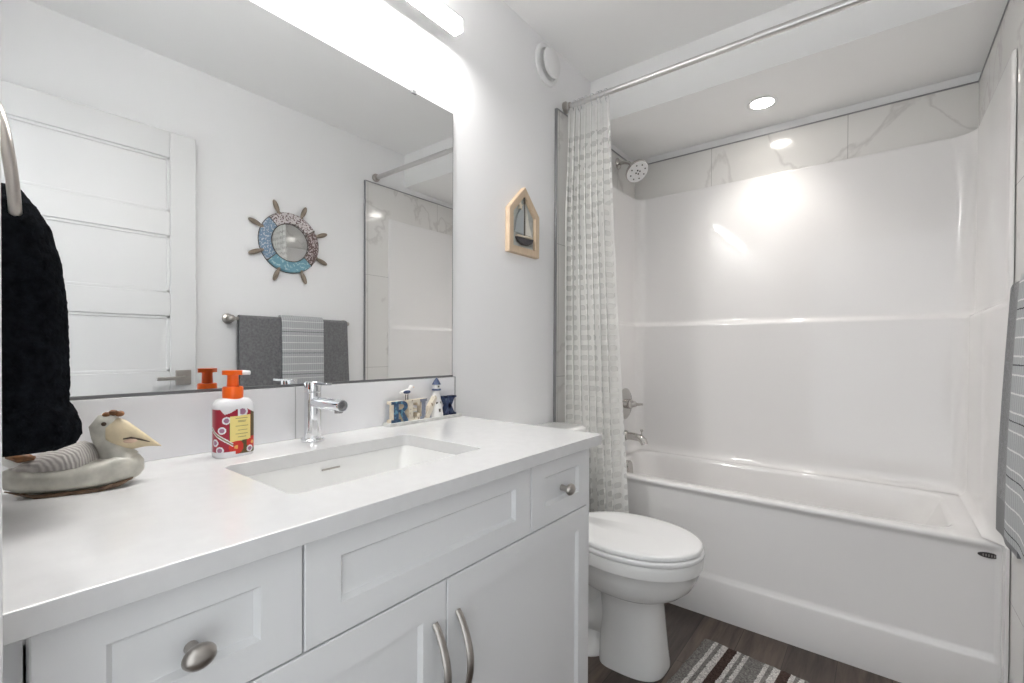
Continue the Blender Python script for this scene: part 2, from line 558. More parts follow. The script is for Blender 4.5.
def tag(o, label, cat=None, group=None, kind=None):
    o['label'] = label
    if cat: o['category'] = cat
    if group: o['group'] = group
    if kind: o['kind'] = kind
    return o

def thing(name, loc, label, cat, group=None):
    o = bpy.data.objects.new(name, None)
    C.objects.link(o)
    o.location = loc
    o.empty_display_size = 0.05
    ORG[o.name] = Vector(loc)
    return tag(o, label, cat, group)

def struct(o, label, cat):
    return tag(o, label, cat, kind='structure')

def sell(xc, yc, af, ar, b, z, n=48, e=2.0):
    """closed ring: half-length af to +x, ar to -x, half-width b in y, superellipse exponent e"""
    out = []
    for j in range(n):
        t = 2 * PI * j / n; c, d = math.cos(t), math.sin(t)
        cx_ = math.copysign(abs(c) ** (2 / e), c); dy = math.copysign(abs(d) ** (2 / e), d)
        out.append((xc + (af if c > 0 else ar) * cx_, yc + b * dy, z))
    return out

def rrect(x0, x1, y0, y1, r, n=8):
    pts = []
    for cx_, cy_, a0 in ((x1 - r, y1 - r, 0), (x0 + r, y1 - r, 90), (x0 + r, y0 + r, 180), (x1 - r, y0 + r, 270)):
        for k in range(n + 1):
            a = R_(a0 + 90 * k / n)
            pts.append((cx_ + r * math.cos(a), cy_ + r * math.sin(a)))
    return pts

# ------------------------------------------------------------------ the room
XR, YB, ZC, YF = 1.47, 2.627, 2.441, 0.022
struct(MB().box(-0.12, 1.59, -0.6, 2.75, -0.1, 0.0).build('floor', 'plank', smooth=False), 'dark brown wood-look plank floor of the bathroom', 'floor')
struct(MB().box(-0.12, 1.59, -0.10, 2.75, ZC, ZC + 0.1).build('ceiling', 'ceil', smooth=False), 'flat white ceiling above the vanity and toilet', 'ceiling')
struct(MB().box(-0.12, 0.0, -0.10, 2.75, 0, ZC).build('wall_left', 'wall', smooth=False), 'light grey wall carrying the large mirror and the vanity', 'wall')
struct(MB().box(XR, XR + 0.12, -0.10, 2.75, 0, ZC).build('wall_right', 'wall', smooth=False), 'light grey wall with the towel rail, seen in the mirror', 'wall')
struct(MB().box(0, XR, YB, YB + 0.12, 0, ZC).build('wall_back', 'wall', smooth=False), 'wall behind the bathtub surround', 'wall')
DX0, DX1, DZ = 0.66, 1.42, 2.09
fw = MB().box(0, DX0 - 0.02, -0.10, YF, 0, ZC).box(DX1 + 0.02, XR, -0.10, YF, 0, ZC).box(DX0 - 0.02, DX1 + 0.02, -0.10, YF, DZ + 0.02, ZC)
struct(fw.build('wall_front', 'wall', smooth=False), 'short wall with the doorway at the near end of the vanity', 'wall')
struct(MB().box(0, XR, 2.086, YB, 2.216, ZC).build('ceiling_bulkhead', 'ceil', smooth=False), 'lowered white ceiling box above the bathtub', 'ceiling')
# door jamb and casing
j = MB().box(DX0 - 0.02, DX0, -0.10, 0.030, 0, DZ + 0.02).box(DX1, DX1 + 0.02, -0.10, 0.030, 0, DZ + 0.02).box(DX0, DX1, -0.10, 0.030, DZ, DZ + 0.02)
j.box(DX0 - 0.07, DX0 - 0.004, YF, 0.036, 0, DZ + 0.07).box(DX1 + 0.004, XR, YF, 0.036, 0, DZ + 0.07).box(DX0 - 0.004, DX1 + 0.004, YF, 0.036, DZ + 0.004, DZ + 0.07)
struct(j.build('trim_1', 'trimw', bevel=0.002), 'white casing around the bathroom doorway', 'door casing')
# baseboards
struct(MB().box(0, 0.014, 1.12, 1.765, 0, 0.10).build('baseboard_left', 'trimw', bevel=0.003), 'white baseboard behind the toilet', 'baseboard')
struct(MB().box(XR - 0.014, XR, 0.03, 1.765, 0, 0.10).build('baseboard_right', 'trimw', bevel=0.003), 'white baseboard below the towel rail', 'baseboard')
# marble-look tile field round the tub
TT, TY = 2.172, 1.768
struct(MB().box(0, 0.010, TY, YB, 0, TT).build('wall_shower_left', 'marble', smooth=False), 'marble-look tile strip behind the shower curtain and shower head', 'wall tile')
struct(MB().box(XR - 0.010, XR, TY, YB, 0, TT).build('wall_shower_right', 'marble', smooth=False), 'marble-look tile strip beside the tub, on the towel rail wall', 'wall tile')
struct(MB().box(0.010, XR - 0.010, YB - 0.010, YB, 0, TT).build('wall_shower_back', 'marble', smooth=False), 'row of marble-look tiles above the back of the surround', 'wall tile')
for i, (a, lab) in enumerate((
        ((0, 0.013, TY - 0.006, TY, 0, TT + 0.004), 'dark metal edge strip beside the shower curtain'),
        ((XR - 0.013, XR, TY - 0.006, TY, 0, TT + 0.004), 'dark metal edge strip of the tile on the towel rail wall'),
        ((0, 0.013, TY, YB - 0.01, TT, TT + 0.005), 'thin metal strip on the tile top above the shower head'),
        ((XR - 0.013, XR, TY, YB - 0.01, TT, TT + 0.005), 'thin metal strip on the tile top opposite the shower head'),
        ((0.0, XR, YB - 0.013, YB, TT, TT + 0.005), 'thin dark metal strip along the top of the back tile row'))):
    struct(MB().box(*a).build('trim_%d' % (i + 2), 'steel', smooth=False), lab, 'tile trim')

# ------------------------------------------------------------------ the open door (five panels), flat against the right wall
def panel_door():
    x0, x1, y0, y1, z0, z1 = 1.403, 1.440, 0.045, 0.806, 0.012, 2.077
    st, dep = 0.103, 0.010
    rails = [(0.115, 0.24), (0.606 - 0.06 - 0.0, 0.606 + 0.05), (0.987 - 0.1 + 0.0, 0.987), (1.235, 1.348 - 0.0), (1.601, 1.712), (1.957, z1)]
    rails = [(z0, 0.21), (0.53, 0.645), (0.885, 0.985), (1.237, 1.346), (1.603, 1.712), (1.957, z1)]
    m = MB()
    m.box(x0, x1, y0, y0 + st, z0, z1).box(x0, x1, y1 - st, y1, z0, z1)
    for a, b in rails:
        m.box(x0, x1, y0 + st, y1 - st, a, b)
    d = m.build('door_1', 'door', bevel=0.003)
    for i in range(5):
        a, b = rails[i][1], rails[i + 1][0]
        p = MB().box(x0 + dep, x1 - dep, y0 + st - 0.006, y1 - st + 0.006, a - 0.006, b + 0.006)
        # a small raised moulding inside the opening
        for q in ((y0 + st, y0 + st + 0.012, a, b), (y1 - st - 0.012, y1 - st, a, b), (y0 + st, y1 - st, a, a + 0.012), (y0 + st, y1 - st, b - 0.012, b)):
            p.box(x0 + 0.005, x0 + dep + 0.004, *q)
        p.build('panel', 'door', d, bevel=0.002)
    h = MB().box(x0 - 0.008, x0, 0.722, 0.783, 0.922, 0.990)
    h.build('rosette', 'nickel', d, bevel=0.0015)
    l = MB().tube([(x0 - 0.008, 0.752, 0.955), (x0 - 0.052, 0.752, 0.955)], 0.009, 12)
    l.box(x0 - 0.058, x0 - 0.044, 0.640, 0.764, 0.947, 0.963)
    l.build('door_handle', 'nickel', d, bevel=0.002)
    for z in (0.25, 1.05, 1.85):
        MB().lathe([(0.006, z - 0.045), (0.006, z + 0.045)], (1.445, 0.046, 0), 'z', 12).build('hinge', 'nickel', d)
    return struct(d, 'open white five-panel door with a lever handle, reflected in the mirror', 'door')
panel_door()

# ------------------------------------------------------------------ vanity
XF = 0.545
def shaker(y0, y1, z0, z1, st=0.054, rt=0.036, rb=0.045, th=0.02):
    m = MB()
    xb, xs = XF - th, XF - 0.008
    bv = 0.006
    o = [(y0, z0), (y1, z0), (y1, z1), (y0, z1)]
    i = [(y0 + st, z0 + rb), (y1 - st, z0 + rb), (y1 - st, z1 - rt), (y0 + st, z1 - rt)]
    k = [(y0 + st + bv, z0 + rb + bv), (y1 - st - bv, z0 + rb + bv), (y1 - st - bv, z1 - rt - bv), (y0 + st + bv, z1 - rt - bv)]
    e = 0.0015
    oo = [(y0 + e, z0 + e), (y1 - e, z0 + e), (y1 - e, z1 - e), (y0 + e, z1 - e)]
    rings = [[(xb, a, b) for a, b in o], [(XF - e, a, b) for a, b in o], [(XF, a, b) for a, b in oo], [(XF, a, b) for a, b in i], [(xs, a, b) for a, b in k]]
    m.loft(rings, True, True)
    return m
def oval_knob(y, z):
    m = MB()
    m.lathe([(0.0075, XF - 0.008), (0.0065, XF + 0.002), (0.0055, XF + 0.010), (0.008, XF + 0.014)], (0, y, z), 'x', 16)
    rings = []
    for r, h in ((0.35, 0.0125), (0.9, 0.0145), (1.0, 0.018), (0.93, 0.022), (0.7, 0.0255), (0.35, 0.0272), (0.05, 0.0277)):
        rings.append([(XF + h, y + 0.0175 * r * math.cos(2 * PI * j / 28), z + 0.0145 * r * math.sin(2 * PI * j / 28)) for j in range(28)])
    m.loft(rings)
    return m
def bow_handle(y, z0, z1):
    m = MB(); pts = []
    for k in range(25):
        t = k / 24
        pts.append((XF - 0.001 + 0.034 * math.sin(PI * t) ** 0.8, y, z1 + (z0 - z1) * t))
    m.tube(pts, [0.0042 + 0.0008 * math.sin(PI * k / 24) for k in range(25)], 12, flat=1.55, up=(1, 0, 0))
    return m
van = thing('vanity_cabinet', (0.27, 0.58, 0), 'white shaker bathroom vanity cabinet with nickel knobs and bow handles', 'cabinet')
b = MB()
b.box(0.002, 0.524, 0.040, 0.058, 0.10, 0.838).box(0.002, 0.544, 1.092, 1.110, 0.10, 0.838)      # side panels
b.box(0.002, 0.524, 0.058, 1.092, 0.10, 0.118).box(0.002, 0.012, 0.058, 1.092, 0.118, 0.838)
b.box(0.505, 0.524, 0.058, 1.092, 0.815, 0.838).box(0.505, 0.524, 0.058, 1.092, 0.655, 0.70)
for yy in (0.319, 0.843): b.box(0.10, 0.524, yy - 0.009, yy + 0.009, 0.60, 0.815)
b.box(0.06, 0.47, 0.045, 1.105, 0.0, 0.10)                                                      # toe kick
b.box(0.500, 0.524, 0.024, 0.040, 0.0, 0.838)                                                   # filler strip against the wall
b.build('carcass', 'cab', van, smooth=False)
d = shaker(0.060, 0.3175, 0.682, 0.832).build('drawer', 'cab', van, smooth=False)
oval_knob(0.190, 0.752).build('knob', 'nickel', d)
shaker(0.3205, 0.8415, 0.682, 0.832).build('false_front', 'cab', van, smooth=False)
d = shaker(0.8445, 1.109, 0.682, 0.832).build('drawer', 'cab', van, smooth=False)
oval_knob(0.982, 0.752).build('knob', 'nickel', d)
d = shaker(0.060, 0.5835, 0.112, 0.679, rt=0.054, rb=0.054).build('door', 'cab', van, smooth=False)
bow_handle(0.557, 0.435, 0.612).build('handle', 'nickel', d)
d = shaker(0.5865, 1.109, 0.112, 0.679, rt=0.054, rb=0.054).build('door', 'cab', van, smooth=False)
bow_handle(0.613, 0.435, 0.612).build('handle', 'nickel', d)

# countertop with the cut-out of the sink
CZ0, CZ1, CX1, CY0, CY1 = 0.840, 0.868, 0.571, 0.024, 1.130
SX0, SX1, SY0, SY1 = 0.168, 0.443, 0.355, 0.795
def ring_on_rect(inner, x0, x1, y0, y1):
    cx_, cy_ = (SX0 + SX1) / 2, (SY0 + SY1) / 2
    out = []
    for (a, c) in inner:
        dx, dy = a - cx_, c - cy_
        t = min(((x1 if dx > 0 else x0) - cx_) / dx if abs(dx) > 1e-9 else 1e9, ((y1 if dy > 0 else y0) - cy_) / dy if abs(dy) > 1e-9 else 1e9)
        out.append((cx_ + dx * t, cy_ + dy * t))
    return out
def plate_with_hole(inner, x0, x1, y0, y1, z0, z1):
    """rounded-rectangle hole in a rectangular slab; the slab corners are exact vertices"""
    m = MB()
    for z, fl in ((z1, False), (z0, True)):
        # split the slab top in four strips and four corner fans around the hole's rounded corners
        hx0, hx1 = min(p[0] for p in inner), max(p[0] for p in inner)
        hy0, hy1 = min(p[1] for p in inner), max(p[1] for p in inner)
        vs = [(x0, y0, z), (x1, y0, z), (x1, y1, z), (x0, y1, z)] + [(p[0], p[1], z) for p in inner]
        n = len(inner); q = n // 4
        # inner quadrants: 0 (+x+y), 1 (-x+y), 2 (-x-y), 3 (+x-y); slab corners: 2, 3, 0, 1
        corner = [2, 3, 0, 1]; fs = []
        for k in range(4):
            for t in range(q - 1):
                fs.append((corner[k], 4 + k * q + t + 1, 4 + k * q + t))
            a = 4 + k * q + q - 1; c = 4 + ((k + 1) % 4) * q
            fs.append((corner[k], corner[(k + 1) % 4], c, a))
        m.add(vs, fs)
    n = len(inner)
    vs = [(p[0], p[1], z1) for p in inner] + [(p[0], p[1], z0) for p in inner]
    m.add(vs, [(t, (t + 1) % n, n + (t + 1) % n, n + t) for t in range(n)])
    o = [(x0, y0), (x1, y0), (x1, y1), (x0, y1)]
    vs = [(a, c, z1) for a, c in o] + [(a, c, z0) for a, c in o]
    m.add(vs, [(t, (t + 1) % 4, 4 + (t + 1) % 4, 4 + t) for t in range(4)])
    return m
def weld(ob, d=1e-5):
    import bmesh
    bm = bmesh.new(); bm.from_mesh(ob.data)
    bmesh.ops.remove_doubles(bm, verts=bm.verts, dist=d)
    bmesh.ops.recalc_face_normals(bm, faces=bm.faces)
    bm.to_mesh(ob.data); bm.free()
    return ob
ct = plate_with_hole(rrect(SX0, SX1, SY0, SY1, 0.018, 6), 0.0005, CX1, CY0, CY1, CZ0, CZ1).build('countertop', 'quartz', smooth=False, bevel=0.0015)
weld(ct)
tag(ct, 'white quartz countertop running along the top of the vanity', 'countertop')

# undermount sink
sk = thing('sink', (0.2975, 0.575, 0.70), 'white rectangular undermount sink set into the countertop', 'sink')
rg = []
def rr3(x0, x1, y0, y1, r, z): return [(a, c, z) for a, c in rrect(x0, x1, y0, y1, r, 6)]
for dx, dy, r, z in ((-0.02, -0.02, 0.03, 0.8395), (0.0, 0.0, 0.018, 0.8398), (0.001, 0.001, 0.018, 0.836), (0.002, 0.002, 0.02, 0.83), (0.006, 0.012, 0.03, 0.78), (0.014, 0.03, 0.04, 0.735), (0.03, 0.055, 0.05, 0.722), (0.09, 0.14, 0.04, 0.716), (0.117, 0.20, 0.012, 0.714)):
    rg.append(rr3(SX0 + dx, SX1 - dx, SY0 + dy, SY1 - dy, r, z))
m = MB(); m.loft(rg, False, True)
m.build('basin', 'porcelain', sk, angle=50)
MB().box(SX0 + 0.0035, SX0 + 0.0065, 0.555, 0.600, 0.819, 0.823).build('overflow_slot', 'nickel', sk, bevel=0.001)
MB().lathe([(0.0, 0.7145), (0.021, 0.7150), (0.022, 0.7185), (0.015, 0.7195), (0.0, 0.7195)], (0.2975, 0.575, 0), 'z', 28, caps=False).build('drain', 'chrome', sk)

# faucet
fx, fy = 0.066, 0.592
fc = thing('faucet', (fx, fy, CZ1), 'chrome single-lever faucet standing behind the sink', 'faucet')
MB().lathe([(0.027, 0.868), (0.027, 0.873), (0.024, 0.876), (0.02, 0.876)], (fx, fy, 0), 'z', 36).build('base_ring', 'chrome', fc)
MB().lathe([(0.0195, 0.875), (0.0195, 0.988)], (fx, fy, 0), 'z', 36).build('body', 'chrome', fc, bevel=0.001)
sp = MB().lathe([(0.0140, fx + 0.005), (0.0140, 0.193), (0.0130, 0.196), (0.0112, 0.196), (0.0112, 0.1935)], (0, fy, 0.964), 'x', 32)
so = sp.build('spout', 'chrome', fc)
MB().lathe([(0.0112, 0.1936), (0.0085, 0.1946), (0.003, 0.1942)], (0, fy, 0.964), 'x', 24).build('end_cap', 'chromed', so)
MB().lathe([(0.009, 0.9465), (0.0095, 0.9525)], (0.180, fy, 0), 'z', 24).build('aerator', 'chromed', so)
hn = MB().lathe([(0.0193, 0.9895), (0.0195, 0.991), (0.0195, 1.012), (0.018, 1.0145)], (fx, fy, 0), 'z', 36)
hn.box(fx - 0.008, fx + 0.072, fy - 0.008, fy + 0.008, 1.0075, 1.0135)
hn.build('lever', 'chrome', fc, bevel=0.001)

# backsplash
bs = thing('backsplash', (0.006, 0.58, CZ1), 'low pale tile backsplash between the countertop and the mirror', 'backsplash')
MB().box(0.0005, 0.011, 0.024, 0.5755, 0.8685, 0.9985).build('tile', 'splash', bs, bevel=0.0008)
MB().box(0.0005, 0.011, 0.5785, 1.131, 0.8685, 0.9985).build('tile', 'splash', bs, bevel=0.0008)
MB().box(0.0005, 0.0100, 0.5755, 0.5785, 0.8685, 0.9985).build('grout_line', 'grout', bs, smooth=False)
MB().box(0.0005, 0.012, 1.131, 1.1335, 0.8685, 1.0000).build('edge_strip', 'steel', bs, smooth=False)

# wall mirror
mr = thing('wall_mirror', (0.004, 0.58, 1.0), 'large frameless wall mirror above the vanity backsplash', 'mirror')
MB().box(0.0015, 0.0065, 0.030, 1.122, 1.0055, 1.896).build('glass', 'mirror', mr, smooth=False)
ch = MB().box(0.0005, 0.0095, 0.030, 1.1235, 0.9995, 1.0055)
ch.build('bottom_channel', 'edge', mr, smooth=False)
MB().box(0.0005, 0.0066, 1.122, 1.1235, 1.0055, 1.896).build('side_edge', 'edge', mr, smooth=False)
MB().box(0.0005, 0.010, 0.945, 0.962, 1.890, 1.902).build('clip', 'steel', mr, bevel=0.001)
MB().box(0.0005, 0.010, 0.205, 0.222, 1.890, 1.902).build('clip', 'steel', mr, bevel=0.001)

# vanity light bar
lb = thing('vanity_light', (0.0, 0.575, 2.145), 'long white light bar glowing on the wall above the mirror', 'light fixture')
df = MB().box(0.0565, 0.090, 0.070, 1.082, 2.118, 2.1575)
df.mi = [1, 2, 0, 0, 0, 0]
df.build('diffuser', ['bar', 'bardown', 'barup'], lb, smooth=False)
MB().box(0.0, 0.020, 0.47, 0.68, 2.095, 2.185).box(0.020, 0.050, 0.54, 0.61, 2.115, 2.16).build('wall_plate', 'steel', lb, bevel=0.002)
MB().box(0.0885, 0.091, 0.068, 1.084, 2.158, 2.1615).box(0.050, 0.056, 0.068, 1.084, 2.119, 2.158).build('top_rail', 'alum', lb, bevel=0.001)

# round vent high on the wall
vt = thing('wall_vent', (0.0, 1.691, 2.335), 'round white air vent on the wall, left of the shower curtain rod', 'vent')
MB().lathe([(0.0, 0.001), (0.086, 0.001), (0.086, 0.008), (0.080, 0.013), (0.066, 0.014), (0.062, 0.006), (0.0, 0.006)], (0, 1.691, 2.335), 'x', 48, caps=False).build('ring', 'vent', vt)
MB().lathe([(0.0, 0.026), (0.058, 0.026), (0.062, 0.030), (0.061, 0.036), (0.050, 0.041), (0.0, 0.043)], (0, 1.691, 2.335), 'x', 48, caps=False).build('disc', 'vent', vt)
MB().lathe([(0.012, 0.005), (0.012, 0.028)], (0, 1.691, 2.335), 'x', 16).build('stem', 'vent', vt)

# ------------------------------------------------------------------ bathtub and surround
X0, X1 = 0.0115, 1.4585
TYF = 1.995
tub = thing('bathtub', (0.735, 2.30, 0), 'white alcove bathtub with a smooth recessed apron', 'bathtub')
m = MB()
inn = rrect(0.115, 1.345, 2.058, 2.539, 0.09, 10)
cx_, cy_ = 0.73, 2.308
def grow(pts, x0, x1, y0, y1):
    out = []
    for a, c in pts:
        dx, dy = a - cx_, c - cy_
        t = min(((x1 if dx > 0 else x0) - cx_) / dx if abs(dx) > 1e-9 else 1e9, ((y1 if dy > 0 else y0) - cy_) / dy if abs(dy) > 1e-9 else 1e9)
        out.append((cx_ + dx * t, cy_ + dy * t))
    return out
for tgt in ((X1, 2.6155), (X0, 2.6155), (X0, TYF), (X1, TYF)):    # make sure the outer ring has exact corners
    pass
outer = grow(inn, X0, X1, TYF + 0.018, 2.6155)
rings = [[(a, c, 0.519) for a, c in outer], [(a, c, 0.521) for a, c in rrect(0.095, 1.365, 2.040, 2.555, 0.10, 10)],
         [(a, c, 0.516) for a, c in rrect(0.108, 1.352, 2.052, 2.545, 0.095, 10)],
         [(a, c, 0.50) for a, c in inn], [(a, c, 0.40) for a, c in rrect(0.130, 1.30, 2.070, 2.530, 0.10, 10)],
         [(a, c, 0.25) for a, c in rrect(0.155, 1.22, 2.090, 2.512, 0.11, 10)], [(a, c, 0.17) for a, c in rrect(0.185, 1.15, 2.115, 2.50, 0.12, 10)],
         [(a, c, 0.145) for a, c in rrect(0.24, 1.08, 2.16, 2.455, 0.10, 10)], [(a, c, 0.14) for a, c in rrect(0.45, 0.9, 2.25, 2.36, 0.05, 10)]]
m.loft(rings, False, True)
# corner fills between the round grown ring and the exact rectangle
m.add([(X0, TYF + 0.018, 0.519), (X1, TYF + 0.018, 0.519), (X1, 2.6155, 0.519), (X0, 2.6155, 0.519)], [])
# apron: profile swept along x, with a recessed panel that stops short of both ends
prof = [(TYF + 0.018, 0.519), (TYF + 0.008, 0.5183), (TYF + 0.002, 0.5150), (TYF, 0.5105), (TYF, 0.5065)]
recess = 0.013
def apron_ring(x, k):
    r = recess * k
    pr = prof + [(TYF + 0.003 * k, 0.5010), (TYF + 0.010 * k, 0.4940), (TYF + r, 0.486), (TYF + r, 0.480), (TYF + r, 0.180), (TYF + r * 0.8, 0.170), (TYF + r * 0.2, 0.158), (TYF, 0.150), (TYF, 0.0)]
    return [(x, a, z) for a, z in pr]
xs = [(X0, 0), (0.030, 0), (0.036, 0.2), (0.046, 0.8), (0.052, 1), (1.434, 1), (1.438, 0.8), (1.447, 0.2), (1.450, 0), (X1, 0)]
m.loft([apron_ring(x, k) for x, k in xs], False, False, closed=False)
m.box(X0, X1, 2.03, 2.04, 0.0, 0.40)
tb = m.build('tub_body', 'acrylic', tub, angle=60)
# badge, overflow, drain
bd = MB(); rings = []
for r, h in ((1.0, 0.013), (1.0, 0.0105), (0.92, 0.0090)):
    rings.append([(1.424 + 0.025 * r * math.cos(2 * PI * q / 28), TYF + h, 0.474 + 0.0085 * r * math.sin(2 * PI * q / 28)) for q in range(28)])
bd.loft(rings)
bo = bd.build('badge', 'badge', tub)
bl = MB()
for q in range(5):
    yy = 1.410 + q * 0.0062
    bl.box(yy, yy + 0.0025, TYF + 0.0084, TYF + 0.0092, 0.4705, 0.4775)
bl.build('relief', 'badgel', bo, smooth=False)
ov = MB()
def ovpt(r, h, q):
    a = 2 * PI * q / 32
    c, s_ = math.cos(a), math.sin(a)
    sx_ = math.copysign(abs(c) ** 0.8, c); sz_ = math.copysign(abs(s_) ** 0.8, s_)
    return (0.122 + h + 0.11 * (0.44 - (0.44 + 0.042 * r * sz_)), 2.300 + 0.034 * r * sx_, 0.470 + 0.042 * r * sz_)
ov.loft([[ovpt(r, h, q) for q in range(32)] for r, h in ((1, -0.004), (1, 0.010), (0.9, 0.014), (0.72, 0.012), (0.1, 0.011))])
ov.build('overflow_plate', 'polnickel', tub)
MB().lathe([(0.0, 0.141), (0.03, 0.141), (0.032, 0.145), (0.022, 0.147), (0.0, 0.147)], (0.30, 2.31, 0), 'z', 28, caps=False).build('drain', 'chrome', tub)

su = thing('tub_surround', (0.735, 2.6, 0.52), 'glossy white three-sided shower surround standing on the tub rim', 'shower surround')
xl, xr, yb, rc = 0.036, 1.450, 2.598, 0.065
path = [((X0 + 0.0005, 1.943), (0, -1)), ((0.022, 1.943), (0, -1)), ((0.030, 1.946), (0.7, -0.7)), ((0.0355, 1.956), (1, -0.1)), ((xl, 1.966), (1, 0)), ((xl, 2.02), (1, 0)), ((xl, 2.25), (1, 0))]
def arc(cx0, cy0, a0, a1, n=9):
    out = []
    for k in range(n + 1):
        a = R_(a0 + (a1 - a0) * k / n)
        out.append(((cx0 + rc * math.cos(a), cy0 + rc * math.sin(a)), (-math.cos(a), -math.sin(a))))
    return out
path += arc(xl + rc, yb - rc, 180, 90)
path += [((0.25, yb), (0, -1)), ((0.735, yb), (0, -1)), ((1.20, yb), (0, -1))]
path += arc(xr - rc, yb - rc, 90, 0)
path += [((xr, 2.25), (-1, 0)), ((xr, 2.02), (-1, 0)), ((xr, 1.966), (-1, 0)), ((xr + 0.0005, 1.956), (-1, -0.1)), ((xr + 0.004, 1.947), (-0.7, -0.7)), ((xr + 0.007, 1.943), (0, -1)), ((X1 - 0.0005, 1.943), (0, -1))]
vp = [(-0.007, 1.966, 0), (-0.004, 1.966, 0), (-0.001, 1.965, 0), (0.0, 1.961, 0), (0.0, 1.956, 0), (0.0, 1.60, 0), (0.0, 1.262, 0), (0.0, 1.252, 0), (0.004, 1.242, 1), (0.014, 1.235, 1), (0.018, 1.228, 1), (0.018, 1.222, 1), (0.018, 0.90, 1), (0.018, 0.60, 1), (0.018, 0.572, 1), (0.0188, 0.556, 1), (0.0215, 0.543, 1), (0.0265, 0.533, 1), (0.033, 0.526, 1), (0.040, 0.5225, 1)]
m = MB(); rings = []
for (px_, py_), (nx, ny) in path:
    k = 0.0 if py_ < 1.97 else (1.0 if py_ > 2.0 else 0.5)          # the ledge and lower thickening die out at the front flange
    ring = []
    for off, z, low in vp:
        o = off * (k if low else (1 if off > -0.01 else (1.0 if py_ > 1.97 else 0.0)))
        ring.append((px_ + nx * o, py_ + ny * o, z))
    rings.append(ring)
m.loft(rings, False, False, closed=False)
# front flanges down to the floor
m.box(X0 + 0.0005, 0.024, 1.943, 1.9935, 0.0, 0.5225).box(1.450, X1 - 0.0005, 1.943, 1.9935, 0.0, 0.5225)
m.build('panels', 'acrylic', su, angle=50)

# ------------------------------------------------------------------ shower fittings
VY = 2.40
va = thing('shower_valve', (0.06, VY, 0.797), 'round nickel shower valve with a lever, above the tub spout', 'shower valve')
wx = 0.0545
MB().lathe([(0.0, wx), (0.085, wx), (0.085, wx + 0.004), (0.078, wx + 0.009), (0.035, wx + 0.012), (0.0, wx + 0.012)], (0, VY, 0.797), 'x', 48, caps=False).build('plate', 'polnickel', va)
hm = MB().lathe([(0.026, wx + 0.010), (0.026, wx + 0.040), (0.018, wx + 0.046), (0.016, wx + 0.062), (0.010, wx + 0.068)], (0, VY, 0.797), 'x', 28)
hm.tube([(wx + 0.050, VY, 0.797), (wx + 0.080, VY - 0.004, 0.798), (wx + 0.105, VY - 0.006, 0.801)], [0.008, 0.0075, 0.006], 12)
hm.build('lever', 'polnickel', va)
ts = thing('tub_spout', (0.06, VY, 0.60), 'nickel tub spout with a lift knob, below the shower valve', 'tub spout')
MB().lathe([(0.030, wx), (0.030, wx + 0.006), (0.026, wx + 0.014), (0.022, wx + 0.014)], (0, VY, 0.622), 'x', 28).build('flange', 'polnickel', ts)
MB().tube([(wx + 0.008, VY, 0.622), (wx + 0.06, VY, 0.621), (wx + 0.090, VY, 0.617), (wx + 0.108, VY, 0.603), (wx + 0.115, VY, 0.585)], [0.022, 0.021, 0.0205, 0.0205, 0.019], 20).build('spout', 'polnickel', ts)
MB().lathe([(0.004, 0.635), (0.004, 0.652), (0.008, 0.655), (0.008, 0.663), (0.004, 0.665)], (wx + 0.098, VY, 0), 'z', 16).build('lift_knob', 'polnickel', ts)

sh = thing('shower_fixture', (0.01, 2.385, 2.12), 'round nickel shower head on a short bent arm', 'shower head')
sy = 2.385
MB().lathe([(0.030, 0.0105), (0.030, 0.014), (0.020, 0.022), (0.010, 0.024)], (0, sy, 2.122), 'x', 28).build('flange', 'polnickel', sh)
ar = MB().tube([(0.012, sy, 2.122), (0.05, sy, 2.120), (0.075, sy, 2.112), (0.092, sy, 2.096), (0.098, sy, 2.088)], 0.0095, 14)
ar.ball((0.103, sy, 2.082), 0.017, 16, 10)
ar.build('arm', 'polnickel', sh)
dirv = Vector((0.58, -0.28, -0.72)).normalized()
hc = Vector((0.108, sy, 2.075))
hd = MB().lathe([(0.016, -0.002), (0.024, 0.008), (0.061, 0.020), (0.066, 0.028), (0.065, 0.036), (0.061, 0.038)], hc, dirv, 40)
ho = hd.build('head', 'polnickel', sh)
MB().lathe([(0.0, 0.0375), (0.061, 0.0375), (0.0605, 0.0395), (0.0, 0.041)], hc, dirv, 40, caps=False).build('spray_face', 'face', ho)
nz_ = MB(); q = dirv.orthogonal().normalized(); q2 = dirv.cross(q)
for k in range(8):
    a = 2 * PI * k / 8 + 0.3
    nz_.lathe([(0.0042, 0.039), (0.0035, 0.043)], hc + q * (0.042 * math.cos(a)) + q2 * (0.042 * math.sin(a)), dirv, 10)
for k in range(4):
    a = 2 * PI * k / 4 + 0.3
    nz_.lathe([(0.005, 0.040), (0.004, 0.0435)], hc + q * (0.011 * math.cos(a)) + q2 * (0.011 * math.sin(a)), dirv, 10)
nz_.build('nozzle_ring', 'nozzle', ho)

# curtain rod
ry, rz = 1.849, 2.214
cr = thing('curtain_rod', (0.735, ry, rz), 'straight brushed steel shower curtain rod spanning the tub opening', 'curtain rod')
MB().lathe([(0.0125, 0.006), (0.0125, 0.80)], (0, ry, rz), 'x', 20).build('tube', 'satin', cr)
MB().lathe([(0.0145, 0.795), (0.0145, XR - 0.006)], (0, ry, rz), 'x', 20).build('outer_tube', 'satin', cr)
for s_ in (0, 1):
    o = 0 if s_ == 0 else XR
    k = 1 if s_ == 0 else -1
    MB().lathe([(0.026, o), (0.026, o + k * 0.010), (0.018, o + k * 0.016), (0.017, o + k * 0.030), (0.014, o + k * 0.032)], (0, ry, rz), 'x', 24).build('end_flange', 'nickel', cr)

